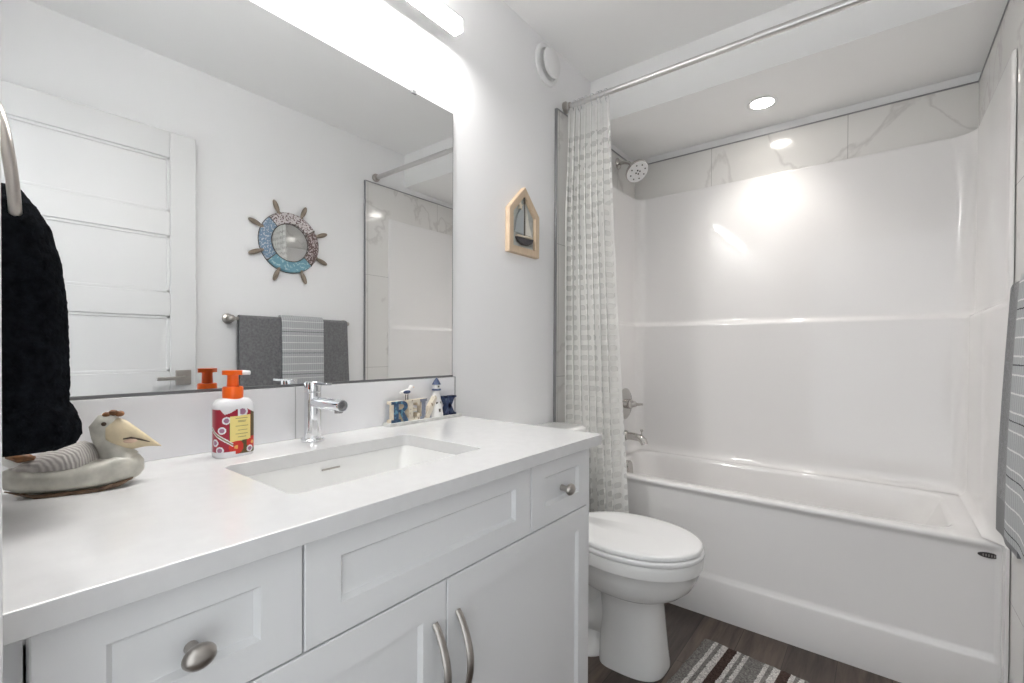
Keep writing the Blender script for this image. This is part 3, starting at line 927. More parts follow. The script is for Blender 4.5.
# curtain bunched against the left wall
cu = thing('shower_curtain', (0.14, ry, 0.29), 'sheer white shower curtain with rows of oval motifs, gathered by the wall', 'shower curtain')
m = MB(); m.uv = []
ns, nz2 = 260, 60
ztop, zbot = 2.192, 0.27
def curtain_xy(s, t):
    # s 0..1 along the gathered cloth, t 0 top .. 1 bottom
    folds = 8.0
    amp = 0.016 + 0.030 * min(1, t * 4)
    tight = min(1.0, (1 - s) / 0.22 + 0.18)                # the last fold hangs flatter
    ph = 2 * PI * folds * s + 0.5 * math.sin(3 * t + 4 * s) + 0.5 * t
    x = 0.018 + (0.213 + 0.112 * t ** 1.2) * s + 0.006 * math.sin(2 * ph) * tight
    y = ry - 0.004 + amp * tight * math.sin(ph) * (0.8 + 0.2 * math.sin(7 * s + 2 * t)) - 0.015 * t * s
    return x, y
for a in range(nz2 + 1):
    t = a / nz2; z = ztop + (zbot - ztop) * t
    u = 0; prev = None
    for c_ in range(ns + 1):
        x, y = curtain_xy(c_ / ns, t)
        if prev: u += math.hypot(x - prev[0], y - prev[1])
        prev = (x, y)
        m.v.append((x, y, z + 0.008 * math.cos(2 * PI * 8 * c_ / ns) * (1 - t) ** 8)); m.uv.append((u, z))
for a in range(nz2):
    for c_ in range(ns):
        i0 = a * (ns + 1) + c_
        m.f.append((i0, i0 + 1, i0 + ns + 2, i0 + ns + 1)); m.mi.append(0)
m.build('cloth', 'curtain', cu, angle=180)
for k in range(9):
    x, y = curtain_xy((k + 0.25) / 9, 0)
    pts = [(x + 0.002 * math.sin(a_ * 2), ry + 0.019 * math.sin(a_), rz - 0.010 + 0.029 * math.cos(a_)) for a_ in [2 * PI * q_ / 20 for q_ in range(21)]]
    MB().tube(pts, 0.0016, 8, caps=False).build('ring', 'chrome', cu)

# recessed light in the bulkhead
rl = thing('recessed_light', (0.729, 2.358, 2.216), 'round recessed light glowing in the ceiling above the tub', 'light fixture')
MB().lathe([(0.046, 2.2155), (0.062, 2.2155), (0.063, 2.213), (0.058, 2.2105), (0.050, 2.2115), (0.046, 2.214)], (0.729, 2.358, 0), 'z', 48, caps=False).build('trim_ring', 'vent', rl)
MB().lathe([(0.0, 2.2135), (0.046, 2.2135), (0.046, 2.2155), (0.0, 2.2155)], (0.729, 2.358, 0), 'z', 40, caps=False).build('lens', 'pot', rl)
sl = bpy.data.lights.new('recessed_beam', 'SPOT')
sl.energy = POT_WATTS
sl.color = (1.0, 0.95, 0.89)
sl.spot_size = R_(112)
sl.spot_blend = 1.0
sl.shadow_soft_size = 0.045
so_ = bpy.data.objects.new('recessed_beam', sl)
C.objects.link(so_)
so_.parent = rl
so_.location = (0, 0, -0.006)

# ------------------------------------------------------------------ toilet
TYC = 1.56
to = thing('toilet', (0.40, TYC, 0), 'white two-piece toilet with a closed oval lid, between vanity and tub', 'toilet')
m = MB()
ped = [(0.000, 0.45, 0.148, 0.078, 0.104, 3.0), (0.010, 0.45, 0.148, 0.078, 0.104, 3.0), (0.05, 0.45, 0.142, 0.078, 0.100, 3.0), (0.12, 0.45, 0.136, 0.078, 0.097, 2.8), (0.20, 0.45, 0.130, 0.078, 0.094, 2.6), (0.248, 0.45, 0.131, 0.085, 0.096, 2.4), (0.256, 0.46, 0.128, 0.12, 0.102, 2.3),
       (0.264, 0.465, 0.155, 0.19, 0.126, 2.2), (0.280, 0.465, 0.185, 0.20, 0.150, 2.1), (0.305, 0.465, 0.212, 0.21, 0.166, 2.1), (0.340, 0.465, 0.230, 0.22, 0.175, 2.1), (0.368, 0.465, 0.238, 0.22, 0.179, 2.1), (0.371, 0.465, 0.243, 0.22, 0.183, 2.1), (0.404, 0.465, 0.246, 0.22, 0.185, 2.1), (0.412, 0.465, 0.243, 0.22, 0.182, 2.1)]
m.loft([sell(xc, TYC, af, ar_, bb, z, 64, e) for z, xc, af, ar_, bb, e in ped])
m.build('bowl', 'porcelain', to, angle=45)
m = MB()   # trapway and rear foot
m.loft([sell(0.24, TYC, 0.15, 0.13, hb, z, 40, 3) for z, hb in ((0.0, 0.112), (0.015, 0.112), (0.03, 0.085), (0.12, 0.072), (0.22, 0.08), (0.30, 0.10), (0.36, 0.13), (0.410, 0.15))])
tr_ = [(0.44, TYC, 0.20), (0.36, TYC, 0.13), (0.27, TYC, 0.12), (0.20, TYC, 0.19), (0.15, TYC, 0.16), (0.12, TYC, 0.06)]
m.tube(tr_, [0.07, 0.075, 0.08, 0.08, 0.075, 0.07], 20, flat=1.12)
m.build('trapway', 'porcelain', to, angle=60)
m = MB()   # tank
m.loft([[(a, c, z) for a, c in rrect(0.016 + i_, 0.188 - i_ * 1.2, TYC - 0.220 + i_ * 1.6, TYC + 0.175 - i_ * 1.6, 0.035, 6)] for z, i_ in ((0.385, 0.018), (0.395, 0.010), (0.45, 0.006), (0.60, 0.002), (0.738, 0.0))])
m.build('tank', 'porcelain', to, angle=50)
m = MB()
m.loft([[(a, c, z) for a, c in rrect(0.011 + i_, 0.198 - i_, TYC - 0.230 + i_, TYC + 0.185 - i_, 0.04, 8)] for z, i_ in ((0.738, 0.004), (0.742, 0.0), (0.762, 0.0), (0.770, 0.003), (0.775, 0.012))])
m.build('tank_lid', 'porcelain', to, angle=60)
fl = MB().tube([(0.188, TYC - 0.14, 0.69), (0.204, TYC - 0.14, 0.69)], 0.010, 16)
fl.tube([(0.202, TYC - 0.142, 0.69), (0.208, TYC - 0.10, 0.686), (0.208, TYC - 0.07, 0.682)], [0.006, 0.006, 0.007], 10)
fl.build('flush_lever', 'chrome', to)
m = MB()
m.loft([sell(0.467, TYC, af, 0.22, bb, z, 64, 2.1) for z, af, bb in ((0.4125, 0.242, 0.182), (0.415, 0.246, 0.185), (0.426, 0.246, 0.185), (0.430, 0.242, 0.181))])
m.build('seat', 'seat', to, angle=60)
m = MB()
m.loft([sell(0.465, TYC, af, 0.225, bb, z, 64, 2.1) for z, af, bb in ((0.4325, 0.236, 0.176), (0.434, 0.242, 0.181), (0.444, 0.242, 0.181), (0.4475, 0.239, 0.178), (0.4495, 0.231, 0.170), (0.4505, 0.19, 0.13), (0.451, 0.08, 0.06))])
m.build('lid', 'seat', to, angle=60)
for s_ in (-0.075, 0.075):
    MB().box(0.225, 0.262, TYC + s_ - 0.018, TYC + s_ + 0.018, 0.413, 0.445).build('hinge', 'seat', to, bevel=0.006)

# ------------------------------------------------------------------ rug
rx0, ry1 = 0.648, 1.828
ang = R_(-5.5)
rg_ = thing('bath_rug', (rx0, ry1, 0), 'grey, white and brown striped bath rug in front of the tub', 'rug')
m = MB(); nx_, ny_ = 84, 56
Lx, Ly = 0.78, 0.50
rnd = random.Random(3)
grid = {}
for a in range(nx_ + 1):
    for c_ in range(ny_ + 1):
        e = min(a, nx_ - a, c_, ny_ - c_)
        z = 0.011 + 0.0025 * rnd.random() if e > 0 else 0.003
        x = Lx * a / nx_ + (rnd.uniform(-0.0025, 0.0025) if e == 0 else 0); y = -Ly * c_ / ny_ + (rnd.uniform(-0.0025, 0.0025) if e == 0 else 0)
        grid[a, c_] = len(m.v); m.v.append((x, y, z))
for a in range(nx_):
    for c_ in range(ny_):
        m.f.append((grid[a, c_], grid[a + 1, c_], grid[a + 1, c_ + 1], grid[a, c_ + 1])); m.mi.append(0)
m.add([(0, 0, 0.0005), (Lx, 0, 0.0005), (Lx, -Ly, 0.0005), (0, -Ly, 0.0005)], [(0, 1, 2, 3)])
ro = m.build('pile', 'rug', rg_, xf=lambda v: (v[0] + rx0, v[1] + ry1, v[2]), angle=80)
rg_.rotation_euler = (0, 0, ang)

# ------------------------------------------------------------------ towel ring with black towel at the near end of the counter
tr = thing('towel_ring', (0.235, YF, 1.42), 'nickel towel ring on the short wall beside the doorway', 'towel ring')
MB().box(0.205, 0.265, YF, YF + 0.008, 1.395, 1.455).build('rosette', 'nickel', tr, bevel=0.002)
MB().box(0.222, 0.248, YF + 0.008, 0.060, 1.408, 1.440).build('post', 'nickel', tr, bevel=0.003)
pts = []
for k in range(41):
    a = 2 * PI * k / 40
    pts.append((0.235 + 0.088 * math.sin(a), 0.0665 - 0.0105 * math.cos(a), 1.325 + 0.090 * math.cos(a)))
MB().tube(pts, 0.0062, 14, caps=False).build('ring', 'nickel', tr)

def folded_towel(name, matn, label, spec, xc, z_rings):
    m = MB(); n = 150; rings = []
    rj = random.Random(11)
    fine = []
    for p, q_ in zip(z_rings, z_rings[1:]):
        steps = max(1, round((p[0] - q_[0]) / 0.004))
        for k in range(steps):
            t = k / steps
            fine.append(tuple(u + (v - u) * t for u, v in zip(p, q_)))
    fine.append(z_rings[-1])
    for z, hw, y0, y1, fold in fine:
        ring = []
        for q_ in range(n):
            a = 2 * PI * q_ / n
            c, s_ = math.cos(a), math.sin(a)
            e = 2.6
            g = 1 + rj.uniform(-0.012, 0.022)          # loops of the pile
            x = xc + g * hw * math.copysign(abs(c) ** (2 / e), c)
            yy = (y0 + y1) / 2 + g * (y1 - y0) / 2 * math.copysign(abs(s_) ** (2 / e), s_)
            yy += fold * math.sin(x * 75 + 0.7 + z * 3) * (1 if s_ > 0 else 0.3) * abs(s_)
            ring.append((x, yy, z + 0.004 * math.sin(x * 40) + rj.uniform(-0.0006, 0.0006)))
        rings.append(ring)
    m.loft(rings)
    o = m.build(name, matn, angle=80)
    return tag(o, label, 'towel')
zr = [(1.312, 0.010, 0.058, 0.076, 0.0), (1.306, 0.032, 0.052, 0.086, 0.001), (1.285, 0.052, 0.047, 0.099, 0.003), (1.255, 0.068, 0.044, 0.111, 0.004), (1.21, 0.078, 0.042, 0.119, 0.005), (1.15, 0.084, 0.040, 0.124, 0.006),
      (1.10, 0.087, 0.040, 0.125, 0.006), (1.05, 0.089, 0.039, 0.126, 0.006), (1.026, 0.090, 0.038, 0.126, 0.005), (1.018, 0.090, 0.038, 0.126, 0.005), (1.006, 0.094, 0.036, 0.135, 0.004), (0.994, 0.096, 0.034, 0.139, 0.004), (0.980, 0.096, 0.034, 0.139, 0.004), (0.968, 0.093, 0.038, 0.133, 0.004), (0.961, 0.080, 0.048, 0.115, 0.002)]
bt = folded_towel('hand_towel', 'blackt', 'thick black terry hand towel hanging from the towel ring', None, 0.238, zr)

# ------------------------------------------------------------------ towel rail and its three towels on the right wall
rX, rZ, rad = 1.420, 1.243, 0.009
tl = thing('towel_rail', (XR, 1.29, rZ), 'straight nickel towel rail on the wall below the ship wheel', 'towel rail')
MB().lathe([(rad, 0.955), (rad, 1.612)], (rX, 0, rZ), 'y', 16).build('bar', 'nickel', tl)
for yy in (0.965, 1.613):
    MB().lathe([(0.026, XR), (0.026, XR - 0.008), (0.014, XR - 0.014), (0.011, XR - 0.03), (0.011, rX - 0.002)], (0, yy, rZ), 'x', 24).build('bracket', 'nickel', tl)
    MB().ball((rX, yy, rZ), 0.018 if yy < 1.3 else 0.0125, 18, 12).build('end_knob', 'nickel', tl)
def rail_towel(y0, y1, zf, zb_, thick, gap, mats, label, band=None, seed=0, flare=0.010):
    """cloth folded over the rail: front layer towards the room, back layer towards the wall"""
    m = MB(); n = 16
    r_ = random.Random(seed)
    prof = []
    ri = rad + 0.0015 + gap
    ro_ = ri + thick
    # closed section in (x, z): outer front bottom -> over the rail -> outer back bottom -> inner
    hang = [(k / 14) for k in range(15)]
    outer = [(rX - ro_ - flare * math.sin(PI / 2 * (1 - h)), zf + (rZ - zf) * h) for h in hang]
    for k in range(1, 12): 
        a = PI - PI * k / 12
        outer.append((rX + ro_ * math.cos(a), rZ + ro_ * math.sin(a)))
    outer += [(rX + ro_, rZ + (zb_ - rZ) * h) for h in hang]
    inner = [(rX + ri, rZ + (zb_ - rZ) * h) for h in reversed(hang)]
    for k in range(1, 12):
        a = PI * k / 12
        inner.append((rX + ri * math.cos(a), rZ + ri * math.sin(a)))
    inner += [(rX - ri - flare * math.sin(PI / 2 * (1 - h)), zf + (rZ - zf) * h) for h in reversed(hang)]
    sec = outer + inner
    rings = []
    for k in range(n + 1):
        y = y0 + (y1 - y0) * k / n
        w_ = 0.0022 * math.sin(9 * k / n + seed) 
        edge = 0.003 if k in (0, n) else 0.0
        rings.append([(x + (w_ if x < rX - ri else 0) , y + 0.004 * math.sin((z - 0.6) * 6 + seed) * (1 if k == n else (0.5 if k == 0 else 0)), z) for x, z in sec])
    m.loft(rings)
    if band:
        for i_, f in enumerate(m.f):
            if len(f) == 4:
                zc_ = sum(m.v[q_][2] for q_ in f) / 4
                if band[0] < zc_ < band[1]: m.mi[i_] = 1
    o = m.build('towel', mats, bevel=0.0, angle=60)
    return tag(o, label, 'towel', 'towels folded over the towel rail')
rail_towel(1.405, 1.604, 0.665, 0.70, 0.009, 0.0, ['greyt', 'bandt'], 'plain dark grey towel on the rail, the end nearest the bathtub', band=(0.67, 0.75), seed=1, flare=0.018)
rail_towel(0.998, 1.226, 0.655, 0.70, 0.009, 0.0, ['greyt', 'bandt'], 'plain grey towel on the rail, the end nearest the open door', band=(0.66, 0.74), seed=2)
rail_towel(1.203, 1.438, 0.700, 0.73, 0.008, 0.0125, ['stript'], 'pale striped towel laid over the middle of the rail', seed=3, flare=0.018)

# ------------------------------------------------------------------ ship wheel mirror on the right wall
wy, wz = 1.280, 1.683
wh = thing('ship_wheel_mirror', (XR, wy, wz), 'small round mirror in a mosaic ship wheel, above the towel rail', 'mirror')
def wpt(r, a, h): return (XR - h, wy + r * math.cos(a), wz + r * math.sin(a))
def ring_seg(a0, a1, n=24):
    m = MB(); rings = []
    for k in range(n + 1):
        a = a0 + (a1 - a0) * k / n
        rings.append([wpt(r, a, h) for r, h in ((0.104, 0.004), (0.166, 0.004), (0.166, 0.016), (0.160, 0.021), (0.110, 0.021), (0.104, 0.016))])
    return m.loft(rings)
for a0, a1, mn, lb_ in ((35, 133, 'wtop', 'white mosaic segment'), (-42, 33, 'wright', 'brown mosaic segment'), (-137, -44, 'wbot', 'turquoise mosaic segment'), (135, 221, 'wleft', 'blue mosaic segment')):
    o = ring_seg(R_(a0), R_(a1)).build('rim', mn, wh, angle=30)
    o['label'] = lb_
bk_ = MB()
bk_.lathe([(0.0, XR - 0.0035), (0.1690, XR - 0.0035), (0.1690, XR - 0.0005), (0.0, XR - 0.0005)], (0, wy, wz), 'x', 64, caps=False)
for a_ in (34, 134, 222, -43):
    a_ = R_(a_)
    bk_.loft([[(XR - h, wy + r_ * math.cos(a_ + d_), wz + r_ * math.sin(a_ + d_)) for h, d_ in ((0.004, -0.022), (0.0205, -0.022), (0.0205, 0.022), (0.004, 0.022))] for r_ in (0.105, 0.1665)])
bk_.lathe([(0.1035, XR - 0.005), (0.1065, XR - 0.005), (0.1065, XR - 0.0215), (0.1035, XR - 0.0215)], (0, wy, wz), 'x', 64, caps=False)
bk_.build('backing', 'mast', wh)
g = MB(); g.lathe([(0.0, XR - 0.012), (0.106, XR - 0.012), (0.106, XR - 0.004), (0.0, XR - 0.004)], (0, wy, wz), 'x', 48, caps=False)
g.build('glass', 'mirror', wh)
for k in range(8):
    a = R_(22.5 + 45 * k)
    pr = [(0.158, 0.009), (0.168, 0.010), (0.174, 0.007), (0.180, 0.010), (0.196, 0.0125), (0.214, 0.0125), (0.226, 0.010), (0.234, 0.007), (0.238, 0.003)]
    MB().tube([wpt(r, a, 0.013) for r, _ in pr], [q_ for _, q_ in pr], 14).build('handle', 'wheelwood', wh)

# ------------------------------------------------------------------ sailboat plaque on the left wall
pq = thing('wall_plaque', (0.0, 1.515, 1.478), 'house-shaped pale wood plaque with a carved sailboat, on the wall beside the mirror', 'wall plaque')
oy0, oy1, oz0, ozs, ozt = 1.415, 1.617, 1.478, 1.652, 1.752
my = (oy0 + oy1) / 2
fo = [(oy0, oz0), (oy1, oz0), (oy1, ozs), (my, ozt), (oy0, ozs)]
fi = [(oy0 + 0.026, oz0 + 0.028), (oy1 - 0.026, oz0 + 0.028), (oy1 - 0.026, ozs - 0.012), (my, ozt - 0.036), (oy0 + 0.026, ozs - 0.012)]
m = MB(); rings = []
rings = [[(0.0005, a, c) for a, c in fo], [(0.020, a, c) for a, c in fo], [(0.022, a + (0.002 if a < my else -0.002 if a > my else 0), c + (0.002 if c < 1.5 else -0.002)) for a, c in fo], [(0.021, a, c) for a, c in fi], [(0.006, a, c) for a, c in fi]]
m.loft(rings, True, False)
m.build('frame', 'pine', pq, smooth=False)
MB().prism(fi, 0.001, 0.007, 'x').build('backing', 'greyback', pq, smooth=False)
hy = my + 0.004
MB().prism([(hy - 0.055, 1.545), (hy - 0.042, 1.528), (hy - 0.015, 1.518), (hy + 0.022, 1.519), (hy + 0.048, 1.530), (hy + 0.060, 1.550), (hy + 0.02, 1.546), (hy - 0.02, 1.546)], 0.007, 0.020, 'x').build('hull', 'hull', pq, bevel=0.002)
MB().prism([(hy - 0.052, 1.547), (hy + 0.055, 1.551), (hy + 0.052, 1.558), (hy - 0.05, 1.555)], 0.007, 0.018, 'x').build('deck', 'cream', pq, bevel=0.001)
MB().tube([(0.013, hy + 0.002, 1.55), (0.013, hy + 0.002, 1.712)], 0.0035, 10).build('mast', 'mast', pq)
MB().prism([(hy - 0.060, 1.563), (hy - 0.004, 1.560), (hy - 0.002, 1.685), (hy - 0.020, 1.668), (hy - 0.042, 1.635), (hy - 0.056, 1.600)], 0.007, 0.015, 'x').build('sail', 'saild', pq, bevel=0.001)
MB().prism([(hy + 0.010, 1.562), (hy + 0.055, 1.562), (hy + 0.036, 1.605), (hy + 0.010, 1.690)], 0.007, 0.014, 'x').build('sail', 'sail', pq, bevel=0.001)
st_ = []
for k in range(10):
    a = PI / 2 + 2 * PI * k / 10; r = 0.020 if k % 2 == 0 else 0.008
    st_.append((hy - 0.030 + r * math.cos(a), 1.672 + r * math.sin(a)))
MB().prism(st_, 0.012, 0.020, 'x').build('starfish', 'cream', pq, bevel=0.001)

# ------------------------------------------------------------------ soap dispenser
bx, by = 0.078, 0.408
sd = thing('soap_dispenser', (bx, by, CZ1), 'white foaming soap bottle with a red fruit label and orange pump', 'soap bottle')
def bottle_pt(a, z, off=0.0):
    # half sizes: 0.025 in x, 0.037 in y, rounded-rectangle section; shoulders pull in above 0.105
    hz = z - CZ1
    k = 1.0
    if hz < 0.008: k = 0.93 + 0.07 * math.sin(PI / 2 * hz / 0.008)
    if hz > 0.104:
        t = (hz - 0.104) / 0.018
        k = 1.0 - 0.46 * (1 - math.sqrt(max(0, 1 - min(1, t) ** 2)))
    c, s_ = math.cos(a), math.sin(a); e = 3.2
    return (bx + (0.025 * k + off) * math.copysign(abs(c) ** (2 / e), c), by + (0.0375 * k + off) * math.copysign(abs(s_) ** (2 / e), s_), z)
m = MB()
hs = [0, 0.002, 0.005, 0.008, 0.05, 0.104, 0.107, 0.110, 0.114, 0.118, 0.1205, 0.122]
m.loft([[bottle_pt(2 * PI * q_ / 64, CZ1 + h) for q_ in range(64)] for h in hs])
m.build('bottle', 'whitep', sd, angle=60)
# label: fine grid on the front and sides, coloured cell by cell
m = MB(); na, nh = 120, 90
a0, a1 = -PI * 0.62, PI * 0.62
h0, h1 = 0.006, 0.1035
arcs = [0.0]
for q_ in range(na):
    p, r = bottle_pt(a0 + (a1 - a0) * q_ / na, CZ1 + 0.05), bottle_pt(a0 + (a1 - a0) * (q_ + 1) / na, CZ1 + 0.05)
    arcs.append(arcs[-1] + math.hypot(p[0] - r[0], p[1] - r[1]))
mid = arcs[-1] / 2
def lab_col(s, h):
    """s: metres from the middle of the front face (towards the tub positive); h: metres above the base.  Index into the label colours, or None"""
    topline = 0.089 + 0.0135 * math.exp(-((s - 0.008) / 0.019) ** 2) + (0.011 * min(1, max(0, (-s - 0.024) / 0.008)))
    if h > topline: return None
    if h < 0.012 and s < -0.004: return None
    if abs(s) > 0.054: return None
    if -0.0145 < s < 0.0255 and 0.033 + 0.08 * s < h < 0.0855 + 0.04 * s:
        for hl, w_ in ((0.080, 0.012), (0.0745, 0.008), (0.0725, 0.007), (0.064, 0.013), (0.055, 0.010), (0.048, 0.012), (0.041, 0.008)):
            if abs(h - hl) < 0.0007 and abs(s - 0.008) < w_: return 7
        return 2
    for cs, ch, r in ((0.009, 0.0935, 0.0105), (-0.021, 0.077, 0.0078), (-0.029, 0.057, 0.0075), (-0.043, 0.032, 0.0078), (-0.033, 0.0165, 0.0075), (0.024, 0.014, 0.007)):
        dd = math.hypot(s - cs, h - ch)
        if dd < r * 0.62: return 5
        if dd < r: return 4
    dl = abs((h - 0.040) + 0.75 * (s + 0.028))
    if s < -0.008 and dl < 0.004: return 4 if dl > 0.0017 else 7
    for cs, ch, r in ((-0.003, 0.0205, 0.0140), (0.030, 0.027, 0.013)):
        dd = math.hypot(s - cs, h - ch)
        if dd < r * 0.28: return 6
        if dd < r: return 1
    if s > -0.014 and h < 0.040: return 3
    if s > 0.026 and h > 0.034: return 3
    if -0.016 < s < -0.010 and 0.04 < h < 0.07: return 3
    return 0
for q_ in range(na):
    for w_ in range(nh):
        sc_ = (arcs[q_] + arcs[q_ + 1]) / 2 - mid; hc_ = h0 + (h1 - h0) * (w_ + 0.5) / nh
        k = lab_col(sc_, hc_)
        if k is None: continue
        a, a_ = a0 + (a1 - a0) * q_ / na, a0 + (a1 - a0) * (q_ + 1) / na
        z, z_ = CZ1 + h0 + (h1 - h0) * w_ / nh, CZ1 + h0 + (h1 - h0) * (w_ + 1) / nh
        m.add([bottle_pt(a, z, 0.0005), bottle_pt(a_, z, 0.0005), bottle_pt(a_, z_, 0.0005), bottle_pt(a, z_, 0.0005)], [(0, 1, 2, 3)], k)
lo = m.build('label', ['lred', 'lbright', 'lyel', 'lgreen', 'whitep', 'lpurp', 'lgold', 'ltext'], sd, smooth=False)
weld(lo, 1e-6)
MB().lathe([(0.0190, 0.988), (0.0195, 0.990), (0.0195, 1.011), (0.018, 1.0135)], (bx, by, 0), 'z', 40).build('collar', 'orange', sd, bevel=0.0008)
pm = MB().lathe([(0.0115, 1.012), (0.0110, 1.020), (0.0105, 1.036), (0.0125, 1.040)], (bx, by, 0), 'z', 30)
pm.loft([[(bx + 0.7071 * (u_ - v_) , by + 0.7071 * (u_ + v_), z) for u_, v_ in rrect(-0.019, 0.021, -0.016, 0.016, 0.012, 6)] for z in (1.0385, 1.0410, 1.0455, 1.0475)])
po = pm.build('pump_head', 'orange', sd, angle=50)
MB().tube([(bx + 0.013, by + 0.013, 1.043), (bx + 0.024, by + 0.024, 1.0425)], [0.0055, 0.0045], 14).build('nozzle_tip', 'whitep', po)

# ------------------------------------------------------------------ RELAX sign
sgx0, sgx1 = 0.016, 0.053
sg = thing('word_sign', (0.034, 0.985, CZ1), 'small painted wooden sign spelling RELAX with a lighthouse and gull', 'sign')
MB().box(sgx0, sgx1, 0.832, 1.124, CZ1, CZ1 + 0.010).build('base', 'signbase', sg, bevel=0.001)
zb, H = CZ1 + 0.010, 0.062
lx0, lx1 = 0.024, 0.045
def letter(y0, wd, polys, mats, lab, hh=H):
    m = MB()
    for poly in polys:
        m.prism([(y0 + a * wd, zb + c * hh) for a, c in poly], lx0, lx1, 'x', mi=0, mside=1)
    o = m.build('letter', mats, sg, smooth=False)
    o['label'] = lab
    return o
def rect(a0, a1, c0, c1): return [(a0, c0), (a1, c0), (a1, c1), (a0, c1)]
bowl = [(0.30, 0.46), (0.62, 0.46), (0.80, 0.52), (0.92, 0.64), (0.94, 0.76), (0.88, 0.90), (0.74, 0.98), (0.55, 1.0), (0.30, 1.0)]
bowl_o = [(0.55, 1.0), (0.74, 0.98), (0.88, 0.90), (0.94, 0.76), (0.92, 0.64), (0.80, 0.52), (0.62, 0.46), (0.62, 0.62), (0.70, 0.68), (0.72, 0.76), (0.68, 0.83), (0.55, 0.86)]
letter(0.841, 0.064, [rect(0.14, 0.42, 0.12, 0.88), rect(0.0, 0.55, 0, 0.14), rect(0.0, 0.55, 0.86, 1.0), bowl_o, rect(0.40, 0.63, 0.46, 0.60), [(0.46, 0.48), (0.70, 0.50), (1.02, 0.0), (0.70, 0.0)]], ['teal', 'cream'], 'navy and teal letter R')
letter(0.902, 0.048, [rect(0.10, 0.42, 0.12, 0.88), rect(0.0, 0.95, 0, 0.15), rect(0.0, 0.95, 0.85, 1.0), rect(0.40, 0.72, 0.44, 0.57), rect(0.76, 0.95, 0.15, 0.32), rect(0.78, 0.95, 0.70, 0.85)], ['ecru', 'cream'], 'cream letter E')
letter(0.949, 0.046, [rect(0.12, 0.48, 0.12, 0.88), rect(0.0, 0.60, 0.86, 1.0), rect(0.0, 1.0, 0, 0.14), rect(0.80, 1.0, 0.14, 0.32)], ['slate', 'cream'], 'slate blue letter L')
letter(1.048, 0.054, [[(0.02, 1.0), (0.32, 1.0), (0.98, 0.0), (0.66, 0.0)], [(0.68, 1.0), (0.98, 1.0), (0.34, 0.0), (0.02, 0.0)], rect(-0.05, 0.42, 0.90, 1.0), rect(0.58, 1.06, 0.90, 1.0), rect(-0.05, 0.42, 0.0, 0.10), rect(0.58, 1.06, 0.0, 0.10)], ['navy', 'navy'], 'navy letter X')
# lighthouse as the letter A
ly = 1.026
lt = MB()
lt.loft([[(0.034 + r * 0.7 * math.cos(2 * PI * q_ / 20), ly + r * math.sin(2 * PI * q_ / 20), zb + z) for q_ in range(20)] for z, r in ((0.0, 0.026), (0.030, 0.0215), (0.060, 0.0155), (0.083, 0.0105))])
lo = lt.build('lighthouse', 'white', sg, angle=40)
lo['label'] = 'white lighthouse standing for the letter A'
MB().prism([(ly - 0.062, zb), (ly - 0.040, zb), (ly - 0.008, zb + 0.058), (ly - 0.012, zb + 0.068)], 0.026, 0.046, 'x').build('stair_ramp', 'ecru', lo, smooth=False)
MB().lathe([(0.0145, zb + 0.083), (0.0150, zb + 0.087), (0.0125, zb + 0.0885)], (0.034, ly, 0), 'z', 20).build('gallery', 'navy', lo)
MB().lathe([(0.0100, zb + 0.088), (0.0100, zb + 0.103)], (0.034, ly, 0), 'z', 20).build('lantern_room', 'white', lo)
MB().lathe([(0.0145, zb + 0.102), (0.0120, zb + 0.107), (0.0060, zb + 0.118), (0.0010, zb + 0.124)], (0.034, ly, 0), 'z', 20).build('roof', 'navy', lo)
MB().box(0.0465, 0.0505, ly - 0.004, ly + 0.004, zb + 0.012, zb + 0.025).build('door', 'mast', lo, bevel=0.001)
MB().box(0.0425, 0.0465, ly - 0.011, ly + 0.010, zb + 0.040, zb + 0.047).build('window', 'mast', lo, bevel=0.001)
MB().box(0.0430, 0.0450, ly - 0.003, ly + 0.003, zb + 0.093, zb + 0.099).build('lantern_window', 'mast', lo, bevel=0.001)
# gull on the E
gy, gz = 0.906, zb + H
gm = MB()
gm.tube([(0.033, gy - 0.026, gz + 0.0235), (0.033, gy - 0.014, gz + 0.0235), (0.033, gy + 0.001, gz + 0.0245), (0.033, gy + 0.013, gz + 0.028)], [0.0012, 0.0058, 0.0082, 0.0045], 14)
gm.tube([(0.033, gy + 0.009, gz + 0.027), (0.033, gy + 0.013, gz + 0.035), (0.033, gy + 0.0155, gz + 0.038)], [0.0058, 0.0050, 0.0055], 12)
gm.ball((0.033, gy + 0.016, gz + 0.0385), 0.0062, 14, 10)
gb = gm.build('gull', 'white', sg, angle=80)
MB().tube([(0.033, gy + 0.021, gz + 0.0385), (0.033, gy + 0.029, gz + 0.0365)], [0.0022, 0.0006], 8).build('beak', 'lgold', gb)
MB().ball((0.040, gy - 0.004, gz + 0.0245), (0.0025, 0.014, 0.0055), 12, 8).build('wing', 'navy', gb)
for yy in (-0.003, 0.005):
    MB().tube([(0.033, gy + yy, gz - 0.001), (0.033, gy + yy, gz + 0.020)], 0.0014, 8).build('leg', 'mast', gb)

# ------------------------------------------------------------------ pelican figurine
PA = R_(22)
pO = (0.143, 0.156)
def pel(v):
    # local: +x towards the beak, +y to its left, z up from the counter
    hx, hy_ = math.sin(PA), math.cos(PA)
    return (pO[0] + v[0] * hx - v[1] * hy_, pO[1] + v[0] * hy_ + v[1] * hx, CZ1 + v[2])
pl = thing('pelican_figurine', (pO[0], pO[1], CZ1), 'cream ceramic pelican figurine resting on the counter under the black towel', 'figurine')
m = MB()
